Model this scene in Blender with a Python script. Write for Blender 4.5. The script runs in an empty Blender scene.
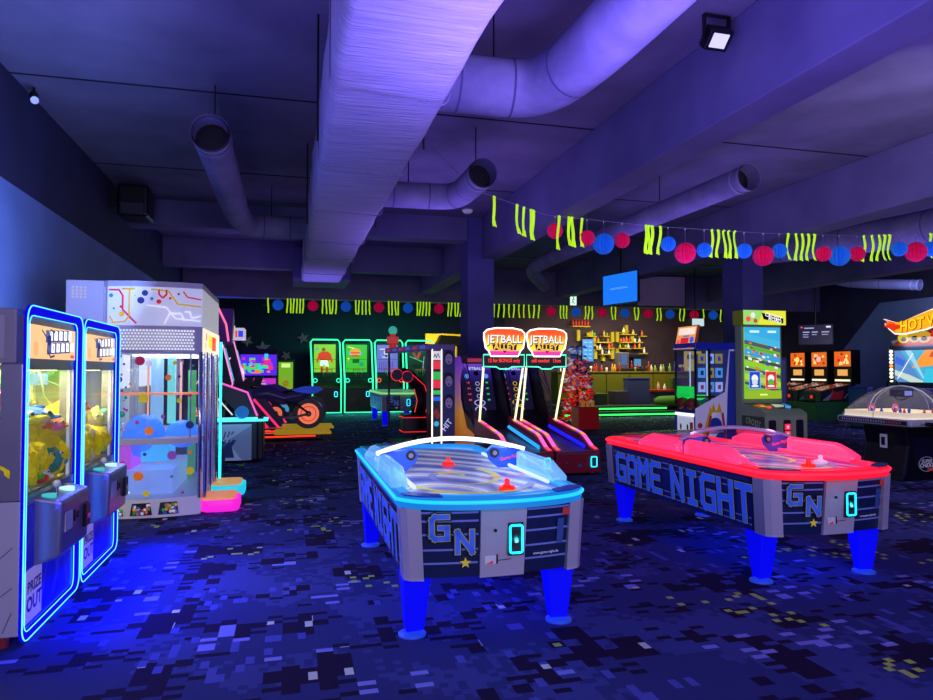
import bpy, math, random
from mathutils import Vector, Matrix
random.seed(7)
SC = bpy.context.scene
COL = SC.collection
PI = math.pi
V = Vector

# ------------------------------------------------------------------ materials
def lin(h):
    h = h.lstrip('#')
    o = []
    for i in (0, 2, 4):
        c = int(h[i:i+2], 16) / 255
        o.append(c / 12.92 if c <= .04045 else ((c + .055) / 1.055) ** 2.4)
    return (*o, 1)

MC = {}
def M(h, rough=.5, metal=0.0, em=0.0, emh=None, spec=.5, coat=0):
    k = ('M', h, rough, metal, em, emh, spec, coat)
    if k in MC: return MC[k]
    m = bpy.data.materials.new('mat_%d' % len(MC)); m.use_nodes = True
    nt = m.node_tree; b = nt.nodes['Principled BSDF']
    b.inputs['Base Color'].default_value = lin(h)
    b.inputs['Roughness'].default_value = rough
    b.inputs['Metallic'].default_value = metal
    b.inputs['Specular IOR Level'].default_value = spec
    b.inputs['Coat Weight'].default_value = coat
    if em:
        b.inputs['Emission Color'].default_value = lin(emh or h)
        b.inputs['Emission Strength'].default_value = em
    # faint wear in the gloss so that no surface is perfectly uniform
    n = nt.nodes.new('ShaderNodeTexNoise'); n.inputs['Scale'].default_value = 9
    r = nt.nodes.new('ShaderNodeMapRange')
    r.inputs['To Min'].default_value = max(.02, rough - .06); r.inputs['To Max'].default_value = min(1, rough + .08)
    nt.links.new(n.outputs['Fac'], r.inputs['Value']); nt.links.new(r.outputs['Result'], b.inputs['Roughness'])
    MC[k] = m
    return m

def E(h, s=1.0):
    k = ('E', h, s)
    if k in MC: return MC[k]
    m = bpy.data.materials.new('glow_%d' % len(MC)); m.use_nodes = True
    nt = m.node_tree; b = nt.nodes['Principled BSDF']
    b.inputs['Base Color'].default_value = (0.02, 0.02, 0.02, 1)
    b.inputs['Roughness'].default_value = .4
    b.inputs['Emission Color'].default_value = lin(h)
    b.inputs['Emission Strength'].default_value = s
    MC[k] = m
    return m

def glass(tint='#ffffff', refl=.12, alpha=.06, em=None, es=0):
    k = ('G', tint, refl, alpha, em, es)
    if k in MC: return MC[k]
    m = bpy.data.materials.new('glass_%d' % len(MC)); m.use_nodes = True
    nt = m.node_tree; nt.nodes.clear()
    o = nt.nodes.new('ShaderNodeOutputMaterial')
    tr = nt.nodes.new('ShaderNodeBsdfTransparent'); tr.inputs['Color'].default_value = lin(tint)
    gl = nt.nodes.new('ShaderNodeBsdfGlossy'); gl.inputs['Roughness'].default_value = .05
    df = nt.nodes.new('ShaderNodeBsdfDiffuse'); df.inputs['Color'].default_value = lin(tint)
    lw = nt.nodes.new('ShaderNodeLayerWeight'); lw.inputs[0].default_value = .5
    fr = nt.nodes.new('ShaderNodeMath'); fr.operation = 'POWER'; fr.inputs[1].default_value = 4; nt.links.new(lw.outputs['Facing'], fr.inputs[0])
    mp = nt.nodes.new('ShaderNodeMath'); mp.operation = 'MULTIPLY_ADD'
    mp.inputs[1].default_value = .35; mp.inputs[2].default_value = refl * .15
    nt.links.new(fr.outputs[0], mp.inputs[0])
    m1 = nt.nodes.new('ShaderNodeMixShader'); m2 = nt.nodes.new('ShaderNodeMixShader')
    m1.inputs[0].default_value = alpha
    nt.links.new(tr.outputs[0], m1.inputs[1]); nt.links.new(df.outputs[0], m1.inputs[2])
    nt.links.new(mp.outputs[0], m2.inputs[0]); nt.links.new(m1.outputs[0], m2.inputs[1]); nt.links.new(gl.outputs[0], m2.inputs[2])
    last = m2.outputs[0]
    if em:
        e = nt.nodes.new('ShaderNodeEmission'); e.inputs[0].default_value = lin(em); e.inputs[1].default_value = es
        ad = nt.nodes.new('ShaderNodeAddShader')
        nt.links.new(last, ad.inputs[0]); nt.links.new(e.outputs[0], ad.inputs[1]); last = ad.outputs[0]
    nt.links.new(last, o.inputs['Surface'])
    MC[k] = m
    return m

def noise_mat(name, c1, c2, scale=6, rough=.8, bump=0.0, bscale=60, detail=4, em=0, stretch=None):
    m = bpy.data.materials.new(name); m.use_nodes = True
    nt = m.node_tree; b = nt.nodes['Principled BSDF']
    tc = nt.nodes.new('ShaderNodeTexCoord'); mp = nt.nodes.new('ShaderNodeMapping')
    if stretch: mp.inputs['Scale'].default_value = stretch
    nt.links.new(tc.outputs['Object'], mp.inputs[0])
    n = nt.nodes.new('ShaderNodeTexNoise'); n.inputs['Scale'].default_value = scale; n.inputs['Detail'].default_value = detail
    nt.links.new(mp.outputs[0], n.inputs['Vector'])
    r = nt.nodes.new('ShaderNodeValToRGB'); r.color_ramp.elements[0].position = .35; r.color_ramp.elements[1].position = .68
    r.color_ramp.elements[0].color = lin(c1); r.color_ramp.elements[1].color = lin(c2)
    nt.links.new(n.outputs['Fac'], r.inputs[0]); nt.links.new(r.outputs[0], b.inputs['Base Color'])
    b.inputs['Roughness'].default_value = rough
    if em:
        nt.links.new(r.outputs[0], b.inputs['Emission Color']); b.inputs['Emission Strength'].default_value = em
    if bump:
        n2 = nt.nodes.new('ShaderNodeTexNoise'); n2.inputs['Scale'].default_value = bscale; n2.inputs['Detail'].default_value = 3
        nt.links.new(mp.outputs[0], n2.inputs['Vector'])
        bp = nt.nodes.new('ShaderNodeBump'); bp.inputs['Strength'].default_value = bump; bp.inputs['Distance'].default_value = .02
        nt.links.new(n2.outputs['Fac'], bp.inputs['Height']); nt.links.new(bp.outputs[0], b.inputs['Normal'])
    return m

def carpet_mat():
    m = bpy.data.materials.new('pixel_carpet'); m.use_nodes = True
    nt = m.node_tree; b = nt.nodes['Principled BSDF']; N = nt.nodes.new; L = nt.links.new
    tc = N('ShaderNodeTexCoord')
    def snap(sx, sy, off=0.0):
        ad = N('ShaderNodeVectorMath'); ad.operation = 'ADD'; ad.inputs[1].default_value = (off, off * .7, 0)
        L(tc.outputs['Object'], ad.inputs[0])
        s = N('ShaderNodeVectorMath'); s.operation = 'SNAP'; s.inputs[1].default_value = (sx, sy, 10)
        L(ad.outputs[0], s.inputs[0]); return s.outputs[0]
    def white(vec):
        w = N('ShaderNodeTexWhiteNoise'); w.noise_dimensions = '3D'; L(vec, w.inputs['Vector']); return w.outputs['Value']
    def noise(vec, sc, det=1):
        n = N('ShaderNodeTexNoise'); n.inputs['Scale'].default_value = sc; n.inputs['Detail'].default_value = det
        L(vec, n.inputs['Vector']); return n.outputs['Fac']
    def math_(op, a, c):
        q = N('ShaderNodeMath'); q.operation = op
        for i, x in enumerate((a, c)):
            if isinstance(x, (int, float)): q.inputs[i].default_value = x
            else: L(x, q.inputs[i])
        return q.outputs[0]
    def mix(f, a, c):
        q = N('ShaderNodeMix'); q.data_type = 'RGBA'
        L(f, q.inputs[0])
        for i, x in ((6, a), (7, c)):
            if isinstance(x, tuple): q.inputs[i].default_value = x
            else: L(x, q.inputs[i])
        return q.outputs[2]
    c1 = snap(.047, .047); c2 = snap(.094, .047, .0235); c3 = snap(.047, .094, .17)
    w1 = white(c1); w2 = white(c2); w3 = white(c3)
    big = noise(c1, 1.25, 2); big2 = noise(c2, 2.1, 2); big3 = noise(c3, .9, 1)
    base = mix(math_('GREATER_THAN', math_('ADD', big, math_('MULTIPLY', w1, .13)), .60), lin('#363a70'), lin('#444985'))
    dark = math_('GREATER_THAN', math_('ADD', big2, math_('MULTIPLY', w2, .16)), .645)
    col = mix(dark, base, lin('#241634'))
    mid = math_('MULTIPLY', math_('GREATER_THAN', w3, .90), math_('GREATER_THAN', big3, .52))
    col = mix(mid, col, lin('#565bac'))
    lite = math_('MULTIPLY', math_('GREATER_THAN', w2, .90), math_('GREATER_THAN', noise(c2, 1.6, 1), .60))
    col = mix(lite, col, lin('#8f93d8'))
    yel = math_('MULTIPLY', math_('GREATER_THAN', w1, .92), math_('GREATER_THAN', noise(c1, 1.1, 1), .635))
    col = mix(yel, col, lin('#c4d65c'))
    wt = math_('MULTIPLY', math_('GREATER_THAN', w3, .965), math_('GREATER_THAN', big2, .59))
    col = mix(wt, col, lin('#e2e6c8'))
    fib = noise(tc.outputs['Object'], 260, 2)
    fm = N('ShaderNodeMapRange'); fm.inputs['To Min'].default_value = .7; fm.inputs['To Max'].default_value = 1.3; L(fib, fm.inputs['Value'])
    mul = N('ShaderNodeVectorMath'); mul.operation = 'SCALE'; L(col, mul.inputs[0]); L(fm.outputs[0], mul.inputs['Scale'])
    L(mul.outputs[0], b.inputs['Base Color']); b.inputs['Roughness'].default_value = .95; b.inputs['Specular IOR Level'].default_value = .15
    bp = N('ShaderNodeBump'); bp.inputs['Strength'].default_value = .5; bp.inputs['Distance'].default_value = .006
    L(fib, bp.inputs['Height']); L(bp.outputs[0], b.inputs['Normal'])
    return m

def swirl_mat(name, stops, rot=0.5, em=0.0, scale=1.2):
    m = bpy.data.materials.new(name); m.use_nodes = True
    nt = m.node_tree; b = nt.nodes['Principled BSDF']; N = nt.nodes.new; L = nt.links.new
    tc = N('ShaderNodeTexCoord'); mp = N('ShaderNodeMapping'); mp.inputs['Rotation'].default_value = (0, 0, rot)
    mp.inputs['Location'].default_value = (.35, .2, 0); mp.inputs['Scale'].default_value = (1.5, .8, 1)
    L(tc.outputs['Object'], mp.inputs[0])
    w = N('ShaderNodeTexWave'); w.wave_type = 'RINGS'; w.rings_direction = 'Z'
    w.inputs['Scale'].default_value = scale; w.inputs['Distortion'].default_value = 6; w.inputs['Detail'].default_value = 1.2
    w.inputs['Detail Scale'].default_value = .7
    L(mp.outputs[0], w.inputs['Vector'])
    r = N('ShaderNodeValToRGB'); cr = r.color_ramp
    cr.elements[0].position = stops[0][0]; cr.elements[0].color = lin(stops[0][1])
    cr.elements[1].position = stops[-1][0]; cr.elements[1].color = lin(stops[-1][1])
    for p, c in stops[1:-1]:
        e = cr.elements.new(p); e.color = lin(c)
    L(w.outputs['Fac'], r.inputs[0]); L(r.outputs[0], b.inputs['Base Color'])
    b.inputs['Roughness'].default_value = .28
    if em: L(r.outputs[0], b.inputs['Emission Color']); b.inputs['Emission Strength'].default_value = em
    return m

def grad_mat(name, stops, axis=2, lo=0, hi=1, em=0, rough=.5):
    m = bpy.data.materials.new(name); m.use_nodes = True
    nt = m.node_tree; b = nt.nodes['Principled BSDF']; N = nt.nodes.new; L = nt.links.new
    tc = N('ShaderNodeTexCoord'); sp = N('ShaderNodeSeparateXYZ'); L(tc.outputs['Object'], sp.inputs[0])
    mr = N('ShaderNodeMapRange'); mr.inputs['From Min'].default_value = lo; mr.inputs['From Max'].default_value = hi
    L(sp.outputs[axis], mr.inputs['Value'])
    r = N('ShaderNodeValToRGB'); cr = r.color_ramp
    cr.elements[0].position = stops[0][0]; cr.elements[0].color = lin(stops[0][1])
    cr.elements[1].position = stops[-1][0]; cr.elements[1].color = lin(stops[-1][1])
    for p, c in stops[1:-1]:
        e = cr.elements.new(p); e.color = lin(c)
    L(mr.outputs[0], r.inputs[0]); L(r.outputs[0], b.inputs['Base Color']); b.inputs['Roughness'].default_value = rough
    if em: L(r.outputs[0], b.inputs['Emission Color']); b.inputs['Emission Strength'].default_value = em
    return m

# ------------------------------------------------------------------ mesh builder
FONT_CACHE = {}
def text_geo(s, off=0.0, shear=0.0):
    k = (s, off, shear)
    if k in FONT_CACHE: return FONT_CACHE[k]
    cu = bpy.data.curves.new('txt', 'FONT'); cu.body = s; cu.size = 1; cu.offset = off; cu.shear = shear
    cu.resolution_u = 2
    cu.align_x = 'CENTER'; cu.align_y = 'CENTER'
    o = bpy.data.objects.new('txt', cu); COL.objects.link(o)
    me = bpy.data.meshes.new_from_object(o.evaluated_get(bpy.context.evaluated_depsgraph_get()))
    vs = [tuple(v.co) for v in me.vertices]; fs = [tuple(p.vertices) for p in me.polygons]
    bpy.data.objects.remove(o); bpy.data.curves.remove(cu); bpy.data.meshes.remove(me)
    FONT_CACHE[k] = (vs, fs)
    return vs, fs

class MB:
    def __init__(s): s.v = []; s.f = []; s.mi = []; s.mats = []; s.sm = []
    def mat(s, m):
        if m not in s.mats: s.mats.append(m)
        return s.mats.index(m)
    def add(s, vs, fs, m, smooth=False, X=None):
        b = len(s.v); i = s.mat(m)
        for p in vs:
            p = V(p)
            if X: p = X @ p
            s.v.append(p)
        for f in fs: s.f.append([b + q for q in f]); s.mi.append(i); s.sm.append(smooth)
        return s
    def box(s, x0, x1, y0, y1, z0, z1, m, X=None):
        vs = [(x, y, z) for z in (z0, z1) for y in (y0, y1) for x in (x0, x1)]
        return s.add(vs, [(0, 2, 3, 1), (4, 5, 7, 6), (0, 1, 5, 4), (2, 6, 7, 3), (0, 4, 6, 2), (1, 3, 7, 5)], m, False, X)
    def frustum(s, b, t, m):   # b,t : four points each
        return s.add(list(b) + list(t), [(3, 2, 1, 0), (4, 5, 6, 7), (0, 1, 5, 4), (1, 2, 6, 5), (2, 3, 7, 6), (3, 0, 4, 7)], m)
    def prism(s, poly, a, b, ax, m, X=None, smooth=False):
        def P(u, w, t): return {'z': (u, w, t), 'y': (u, t, w), 'x': (t, u, w)}[ax]
        n = len(poly)
        vs = [P(u, w, a) for u, w in poly] + [P(u, w, b) for u, w in poly]
        s.add(vs, [tuple(range(n))[::-1], tuple(range(n, 2 * n))], m, False, X)
        b0 = len(s.v) - 2 * n; i = s.mat(m)
        for k in range(n):
            j = (k + 1) % n; s.f.append([b0 + k, b0 + j, b0 + n + j, b0 + n + k]); s.mi.append(i); s.sm.append(smooth)
        return s
    def cyl(s, p0, p1, r0, m, r1=None, n=16, cap=True, smooth=True):
        p0 = V(p0); p1 = V(p1); r1 = r0 if r1 is None else r1
        d = (p1 - p0).normalized(); a = d.orthogonal().normalized(); b = d.cross(a)
        vs = []
        for p, r in ((p0, r0), (p1, r1)):
            for k in range(n):
                t = 2 * PI * k / n; vs.append(p + (a * math.cos(t) + b * math.sin(t)) * r)
        s.add(vs, [(k, (k + 1) % n, n + (k + 1) % n, n + k) for k in range(n)], m, smooth)
        if cap: s.add(vs, [tuple(range(n))[::-1], tuple(range(n, 2 * n))], m)
        return s
    def tube(s, pts, r, m, n=8, closed=False, cap=True, smooth=True):
        pts = [V(p) for p in pts]; N = len(pts); vs = []
        rr = r if isinstance(r, (list, tuple)) else [r] * N
        ref = None
        for i, p in enumerate(pts):
            if closed: d = (pts[(i + 1) % N] - pts[i - 1])
            else: d = pts[min(i + 1, N - 1)] - pts[max(i - 1, 0)]
            d.normalize()
            if ref is None: a = d.orthogonal().normalized()
            else:
                a = ref - d * ref.dot(d)
                a = a.normalized() if a.length > 1e-5 else d.orthogonal().normalized()
            ref = a; b = d.cross(a)
            for k in range(n):
                t = 2 * PI * k / n; vs.append(p + (a * math.cos(t) + b * math.sin(t)) * rr[i])
        fs = []
        for i in range(N if closed else N - 1):
            j = (i + 1) % N
            for k in range(n): fs.append((i * n + k, i * n + (k + 1) % n, j * n + (k + 1) % n, j * n + k))
        if cap and not closed: fs += [tuple(range(n))[::-1], tuple(range((N - 1) * n, N * n))]
        return s.add(vs, fs, m, smooth)
    def sph(s, c, r, m, seg=14, rings=8, X=None, z0=-1.0):
        if not isinstance(r, (tuple, list)): r = (r, r, r)
        vs = []; fs = []
        for i in range(rings + 1):
            t = PI * i / rings; z = max(math.cos(t), z0); q = math.sin(t)
            for k in range(seg):
                a = 2 * PI * k / seg; vs.append((c[0] + r[0] * q * math.cos(a), c[1] + r[1] * q * math.sin(a), c[2] + r[2] * z))
        for i in range(rings):
            for k in range(seg): fs.append((i * seg + k, (i + 1) * seg + k, (i + 1) * seg + (k + 1) % seg, i * seg + (k + 1) % seg))
        return s.add(vs, fs, m, True, X)
    def lathe(s, prof, m, c=(0, 0, 0), n=20, smooth=True):
        vs = []; fs = []
        for r, z in prof:
            for k in range(n):
                a = 2 * PI * k / n; vs.append((c[0] + r * math.cos(a), c[1] + r * math.sin(a), c[2] + z))
        for i in range(len(prof) - 1):
            for k in range(n): fs.append((i * n + k, i * n + (k + 1) % n, (i + 1) * n + (k + 1) % n, (i + 1) * n + k))
        fs += [tuple(range(n))[::-1], tuple(range((len(prof) - 1) * n, len(prof) * n))]
        return s.add(vs, fs, m, smooth)
    def strip(s, a, b, m, smooth=True):     # two matching point rows
        n = len(a)
        return s.add(list(a) + list(b), [(k, k + 1, n + k + 1, n + k) for k in range(n - 1)], m, smooth)
    def build(s, name, parent=None, loc=None, bevel=0, seg=2, **tags):
        me = bpy.data.meshes.new(name)
        me.from_pydata([tuple(p) for p in s.v], [], s.f)
        for m in s.mats: me.materials.append(m)
        for p, i, sm in zip(me.polygons, s.mi, s.sm): p.material_index = i; p.use_smooth = sm
        me.update()
        o = bpy.data.objects.new(name, me); COL.objects.link(o)
        if parent: o.parent = parent
        if loc is not None: o.location = loc
        if bevel:
            b = o.modifiers.new('bevel', 'BEVEL'); b.width = bevel; b.segments = seg; b.limit_method = 'ANGLE'; b.angle_limit = .7
        for k, v in tags.items(): o[k] = v
        return o

class Pic:
    """flat artwork printed on a face: u along ux, v along uz, in metres"""
    def __init__(s, mb, O, ux, uz, step=.0012, start=.002):
        s.mb = mb; s.O = V(O); s.ux = V(ux).normalized(); s.uz = V(uz).normalized(); s.n = s.ux.cross(s.uz); s.k = start; s.st = step
    def P(s, u, v): return s.O + s.ux * u + s.uz * v + s.n * s.k
    def nx(s): s.k += s.st; return s
    def poly(s, pts, m): s.mb.add([s.P(u, v) for u, v in pts], [tuple(range(len(pts)))], m); return s.nx()
    def rect(s, u0, v0, u1, v1, m): return s.poly([(u0, v0), (u1, v0), (u1, v1), (u0, v1)], m)
    def disc(s, u, v, r, m, n=16, rv=None): return s.poly([(u + r * math.cos(2 * PI * k / n), v + (rv or r) * math.sin(2 * PI * k / n)) for k in range(n)], m)
    def line(s, pts, w, m, closed=False, ext=.5):
        P = list(pts) + ([pts[0]] if closed else [])
        for (a, b), (c, d) in zip(P[:-1], P[1:]):
            L = math.hypot(c - a, d - b) or 1; ex, ey = (c - a) / L * w * ext, (d - b) / L * w * ext; px, py = -(d - b) / L * w / 2, (c - a) / L * w / 2
            s.mb.add([s.P(a - ex + px, b - ey + py), s.P(a - ex - px, b - ey - py), s.P(c + ex - px, d + ey - py), s.P(c + ex + px, d + ey + py)], [(0, 1, 2, 3)], m)
        return s.nx()
    def text(s, t, u, v, size, m, off=0.02, shear=0, sx=1.0, rot=0):
        vs, fs = text_geo(t, off, shear); c, q = math.cos(rot), math.sin(rot)
        s.mb.add([s.P(u + (x * sx * c - y * q) * size, v + (x * sx * q + y * c) * size) for x, y, z in vs], fs, m); return s.nx()
    def glyphs(s, t, u, v, h, w, gap, m, th):      # blocky stroke lettering, starts at u
        for ch in t:
            if ch in GL:
                for pl in GL[ch]: s.line([(u + x * w, v + y / 1.4 * h) for x, y in pl], th, m); s.k -= s.st
            u += w * (1 if ch != ' ' else .35) + gap
        return s.nx()

GL = {'G': [[(1, 1.4), (.2, 1.4), (0, 1.2), (0, .2), (.2, 0), (1, 0), (1, .7), (.55, .7)]],
      'A': [[(0, 0), (0, 1.2), (.2, 1.4), (.8, 1.4), (1, 1.2), (1, 0)], [(0, .6), (1, .6)]],
      'M': [[(0, 0), (0, 1.4), (.5, .8), (1, 1.4), (1, 0)]],
      'E': [[(1, 1.4), (.2, 1.4), (0, 1.2), (0, .2), (.2, 0), (1, 0)], [(0, .7), (.8, .7)]],
      'N': [[(0, 0), (0, 1.4), (1, 0), (1, 1.4)]],
      'I': [[(.2, 1.4), (.8, 1.4)], [(.5, 1.4), (.5, 0)], [(.2, 0), (.8, 0)]],
      'H': [[(0, 0), (0, 1.4)], [(1, 0), (1, 1.4)], [(0, .7), (1, .7)]],
      'T': [[(0, 1.4), (1, 1.4)], [(.5, 1.4), (.5, 0)]]}

def thing(name, label, cat, loc=(0, 0, 0), rot=0, group=None):
    o = bpy.data.objects.new(name, None); COL.objects.link(o); o.empty_display_size = .1
    o.location = loc; o.rotation_euler = (0, 0, rot); o['label'] = label; o['category'] = cat
    if group: o['group'] = group
    return o
def tag(o, label, cat, group=None):
    o['label'] = label; o['category'] = cat
    if group: o['group'] = group
    return o
def struct(mb, name, **k): return mb.build(name, kind='structure', **k)
def copy_tree(o, loc=None, rot=None, label=None, parent=None, scale=None):
    c = o.copy(); COL.objects.link(c)
    if parent: c.parent = parent
    if loc is not None: c.location = loc
    if rot is not None: c.rotation_euler = (0, 0, rot)
    if scale is not None: c.scale = scale
    if label: c['label'] = label
    for ch in list(o.children): copy_tree(ch, parent=c)
    return c
def rrect(x0, x1, z0, z1, r, n=5):
    out = []
    for cx, cz, a0 in ((x1 - r, z1 - r, 0), (x0 + r, z1 - r, PI / 2), (x0 + r, z0 + r, PI), (x1 - r, z0 + r, 1.5 * PI)):
        for k in range(n + 1):
            a = a0 + PI / 2 * k / n; out.append((cx + r * math.cos(a), cz + r * math.sin(a)))
    return out

# ------------------------------------------------------------------ camera
YAW, PITCH, FPX, EYE = math.radians(14.7), math.radians(1.7), 678.0, 1.6
cam = bpy.data.cameras.new('camera'); cam.sensor_width = 36; cam.lens = FPX * 36 / 933
cam.clip_start = .05; cam.clip_end = 200
co = bpy.data.objects.new('camera', cam); COL.objects.link(co); co.location = (0, 0, EYE)
co.rotation_euler = (PI / 2 + PITCH, 0, -YAW); SC.camera = co
def at(x, y, Y):
    """the point of the place, on the vertical plane at depth Y, that the photo shows at x, y"""
    F = V((math.sin(YAW) * math.cos(PITCH), math.cos(YAW) * math.cos(PITCH), math.sin(PITCH)))
    R = V((math.cos(YAW), -math.sin(YAW), 0)); U = R.cross(F)
    d = F + R * ((x - 466.5) / FPX) - U * ((y - 350) / FPX)
    return V((0, 0, EYE)) + d * (Y / d.y)
SC.view_settings.view_transform = 'Standard'; SC.view_settings.look = 'None'
SC.view_settings.exposure = .12; SC.view_settings.gamma = 1; SC.view_settings.use_curve_mapping = False

# ------------------------------------------------------------------ common materials
GREY = M('#8d8a9c', .35, .55); LGREY = M('#b9b7c6', .45); WHITE = M('#dfe0e8', .45); BLACK = M('#0b0b10', .35); DARK = M('#16161f', .5)
CHROME = M('#c8ccd6', .15, .95); BLUEP = M('#0a10c8', .55, em=.55, emh='#0404ff', spec=.2)  # BLUEP emits to stand in for blue underglow on the table legs
CEIL = 4.72; WL = -2.85; WR = 18.2; YB = 27.2
m_ceil = noise_mat('painted_concrete', '#6a6480', '#7c7693', 1.5, .85, .15, 40)
m_beam = noise_mat('painted_beam', '#625d86', '#736e98', 1.2, .8, .1, 50)
m_duct = noise_mat('wrapped_duct_fabric', '#a09cba', '#b8b4cc', 3, .85, 1.0, 5, stretch=(.6, 7, .6), detail=3)
m_rduct = noise_mat('wrapped_round_duct', '#79759a', '#918db0', 3, .85, .5, 9)
m_dark = noise_mat('dark_violet_paint', '#2a2748', '#322f55', 2, .8, .05, 60)
m_bluewall = noise_mat('light_blue_paint', '#7285b8', '#7e90c2', 1.4, .75, .05, 60)
m_navy = noise_mat('navy_paint', '#171b3c', '#1c2148', 1.4, .8, .05, 60)
m_brown = noise_mat('plum_paint', '#3a2b3c', '#443344', 1.4, .8, .05, 60)

# ------------------------------------------------------------------ room shell
struct(MB().add([(WL - 4, -6, 0), (WR + 1, -6, 0), (WR + 1, YB + 4, 0), (WL - 4, YB + 4, 0)], [(0, 1, 2, 3)], carpet_mat()), 'floor')
mb = MB(); mb.box(WL - .2, WR + .2, -6, YB + 4, CEIL, CEIL + .2, m_ceil)
struct(mb, 'ceiling')
mb = MB()
for k, y in enumerate((1.6, 4.8, 8.0, 11.2, 14.4, 17.6)): mb.box(WL, WR, y - .012, y + .012, CEIL - .008, CEIL, M('#171528', .9))
struct(mb, 'trim_1')
mb = MB(); mb.box(WL - .2, WL, -6, YB, 3.57, CEIL, m_dark); mb.box(WL - .2, WL, -6, YB, 0, 3.57, m_bluewall); struct(mb, 'wall_left')
# right wall: light paint with a slanting far end
mb = MB(); mb.box(WR, WR + .2, -6, YB, 0, CEIL, m_dark); struct(mb, 'wall_right')
mb = MB(); mb.prism([(-6, .02), (18.7, .02), (19.4, 1.9), (17.5, 3.74), (-6, 3.74)], WR - .004, WR + .02, 'x', m_bluewall); struct(mb, 'trim_2')
mb = MB(); mb.box(WL - .2, WR + .2, -6.2, -6, 0, CEIL, m_dark); struct(mb, 'wall_front')
# back wall with a yellow hall behind an opening
mb = MB(); mb.box(WL, 5.4, YB, YB + .2, 0, CEIL, m_navy); mb.box(5.4, 7.35, YB, YB + .2, 3.1, CEIL, m_navy); mb.box(7.35, 8.8, YB, YB + .2, 0, CEIL, m_navy)
mb.box(8.8, WR, YB, YB + .2, 0, CEIL, m_brown); struct(mb, 'wall_back')
mb = MB(); YEL = M('#c9b21e', .7)
mb.box(4.6, 8.6, YB + 3, YB + 3.1, 0, 3.6, YEL); mb.box(4.5, 4.6, YB + .2, YB + 3.1, 0, 3.6, YEL); mb.box(8.6, 8.7, YB + .2, YB + 3.1, 0, 3.6, YEL)
mb.box(4.5, 8.7, YB + .2, YB + 3.1, 3.6, 3.7, M('#b8a848', .8)); struct(mb, 'wall_hall')
# beams
def beam(n, x0, x1, y0, y1, z0, z1=CEIL):
    b = MB(); b.box(x0, x1, y0, y1, z0, z1, m_beam); return struct(b, n, bevel=.012)
beam('trim_3', 3.8, 4.2, -5.9, 19.9, 3.88)
beam('trim_4', 8.15, 8.6, -5.9, 19.9, 3.88)
beam('trim_5', 13.6, 14.05, -5.9, 19.9, 3.88)
beam('trim_6', WL, 3.8, 13.3, 13.75, 4.24)
beam('trim_7', WL, WR, 20.0, 20.5, 3.66)
beam('trim_8', WL, 3.8, 16.9, 17.3, 4.05)
def column(n, x0, x1, y0, y1, m):
    b = MB(); b.box(x0, x1, y0, y1, 0, CEIL, m); return struct(b, n, bevel=.01)
m_col = noise_mat('violet_column_paint', '#4c4886', '#565294', 1.4, .8, .05, 60)
column('wall_column_1', 3.5, 4.06, 13.25, 13.85, m_col)
column('wall_column_2', 8.72, 9.2, 11.6, 12.25, m_col)

# ------------------------------------------------------------------ ducts
def ripple(pts, amp): return [(x + random.uniform(-amp, amp), y, z + random.uniform(-amp, amp)) for x, y, z in pts]
du = thing('air_duct', 'large rectangular fabric wrapped ceiling duct running away overhead', 'duct', (.7, -3.5, 3.6))
mb = MB()
sec = rrect(-.43, .43, 0, .72, .07, 3); ny = 64; rows = []
for i in range(ny + 1):
    y = -2 + i * (21.3 / ny) - .1
    w = 1 + .014 * math.sin(i * 1.7) + random.uniform(-.01, .01); dz = .012 * math.sin(i * .9)
    rows.append([(x * w, y, z + dz - (.03 * math.cos(x * 3.4) if z < .1 else 0)) for x, z in sec])
n = len(sec); vs = [p for r in rows for p in r]; fs = []
for i in range(ny):
    for k in range(n): fs.append((i * n + k, (i + 1) * n + k, (i + 1) * n + (k + 1) % n, i * n + (k + 1) % n))
fs.append(tuple(range(ny * n, ny * n + n)))
mb.add(vs, fs, m_duct, True); mb.build('duct_body', du)
mb = MB()
for yy in (2.1, 5.6, 6.8, 8.3, 10.2, 12.0, 14.1, 15.8, 17.6):
    mb = MB()
    q = [(x * 1.02, yy + .05 * math.sin(x * 5), .36 + (z - .36) * 1.03 - (.03 if z < .1 else 0)) for x, z in sec]
    mb.tube(q, .007, M('#7f7ba0', .8), 5, True); mb.build('wrap_seam', du)
mb = MB(); mb.box(-.62, .7, 19.5, 21.2, .1, .85, M('#43406a', .7)); mb.build('plenum_box', du, bevel=.03)
mb = MB()
for yy in (3, 9.5, 13, 17):
    for s in (-.47, .47): mb.cyl((s, yy, .0), (s, yy, CEIL - 3.6), .01, BLACK, n=5)
mb.build('hanger_rod', du)

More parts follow.
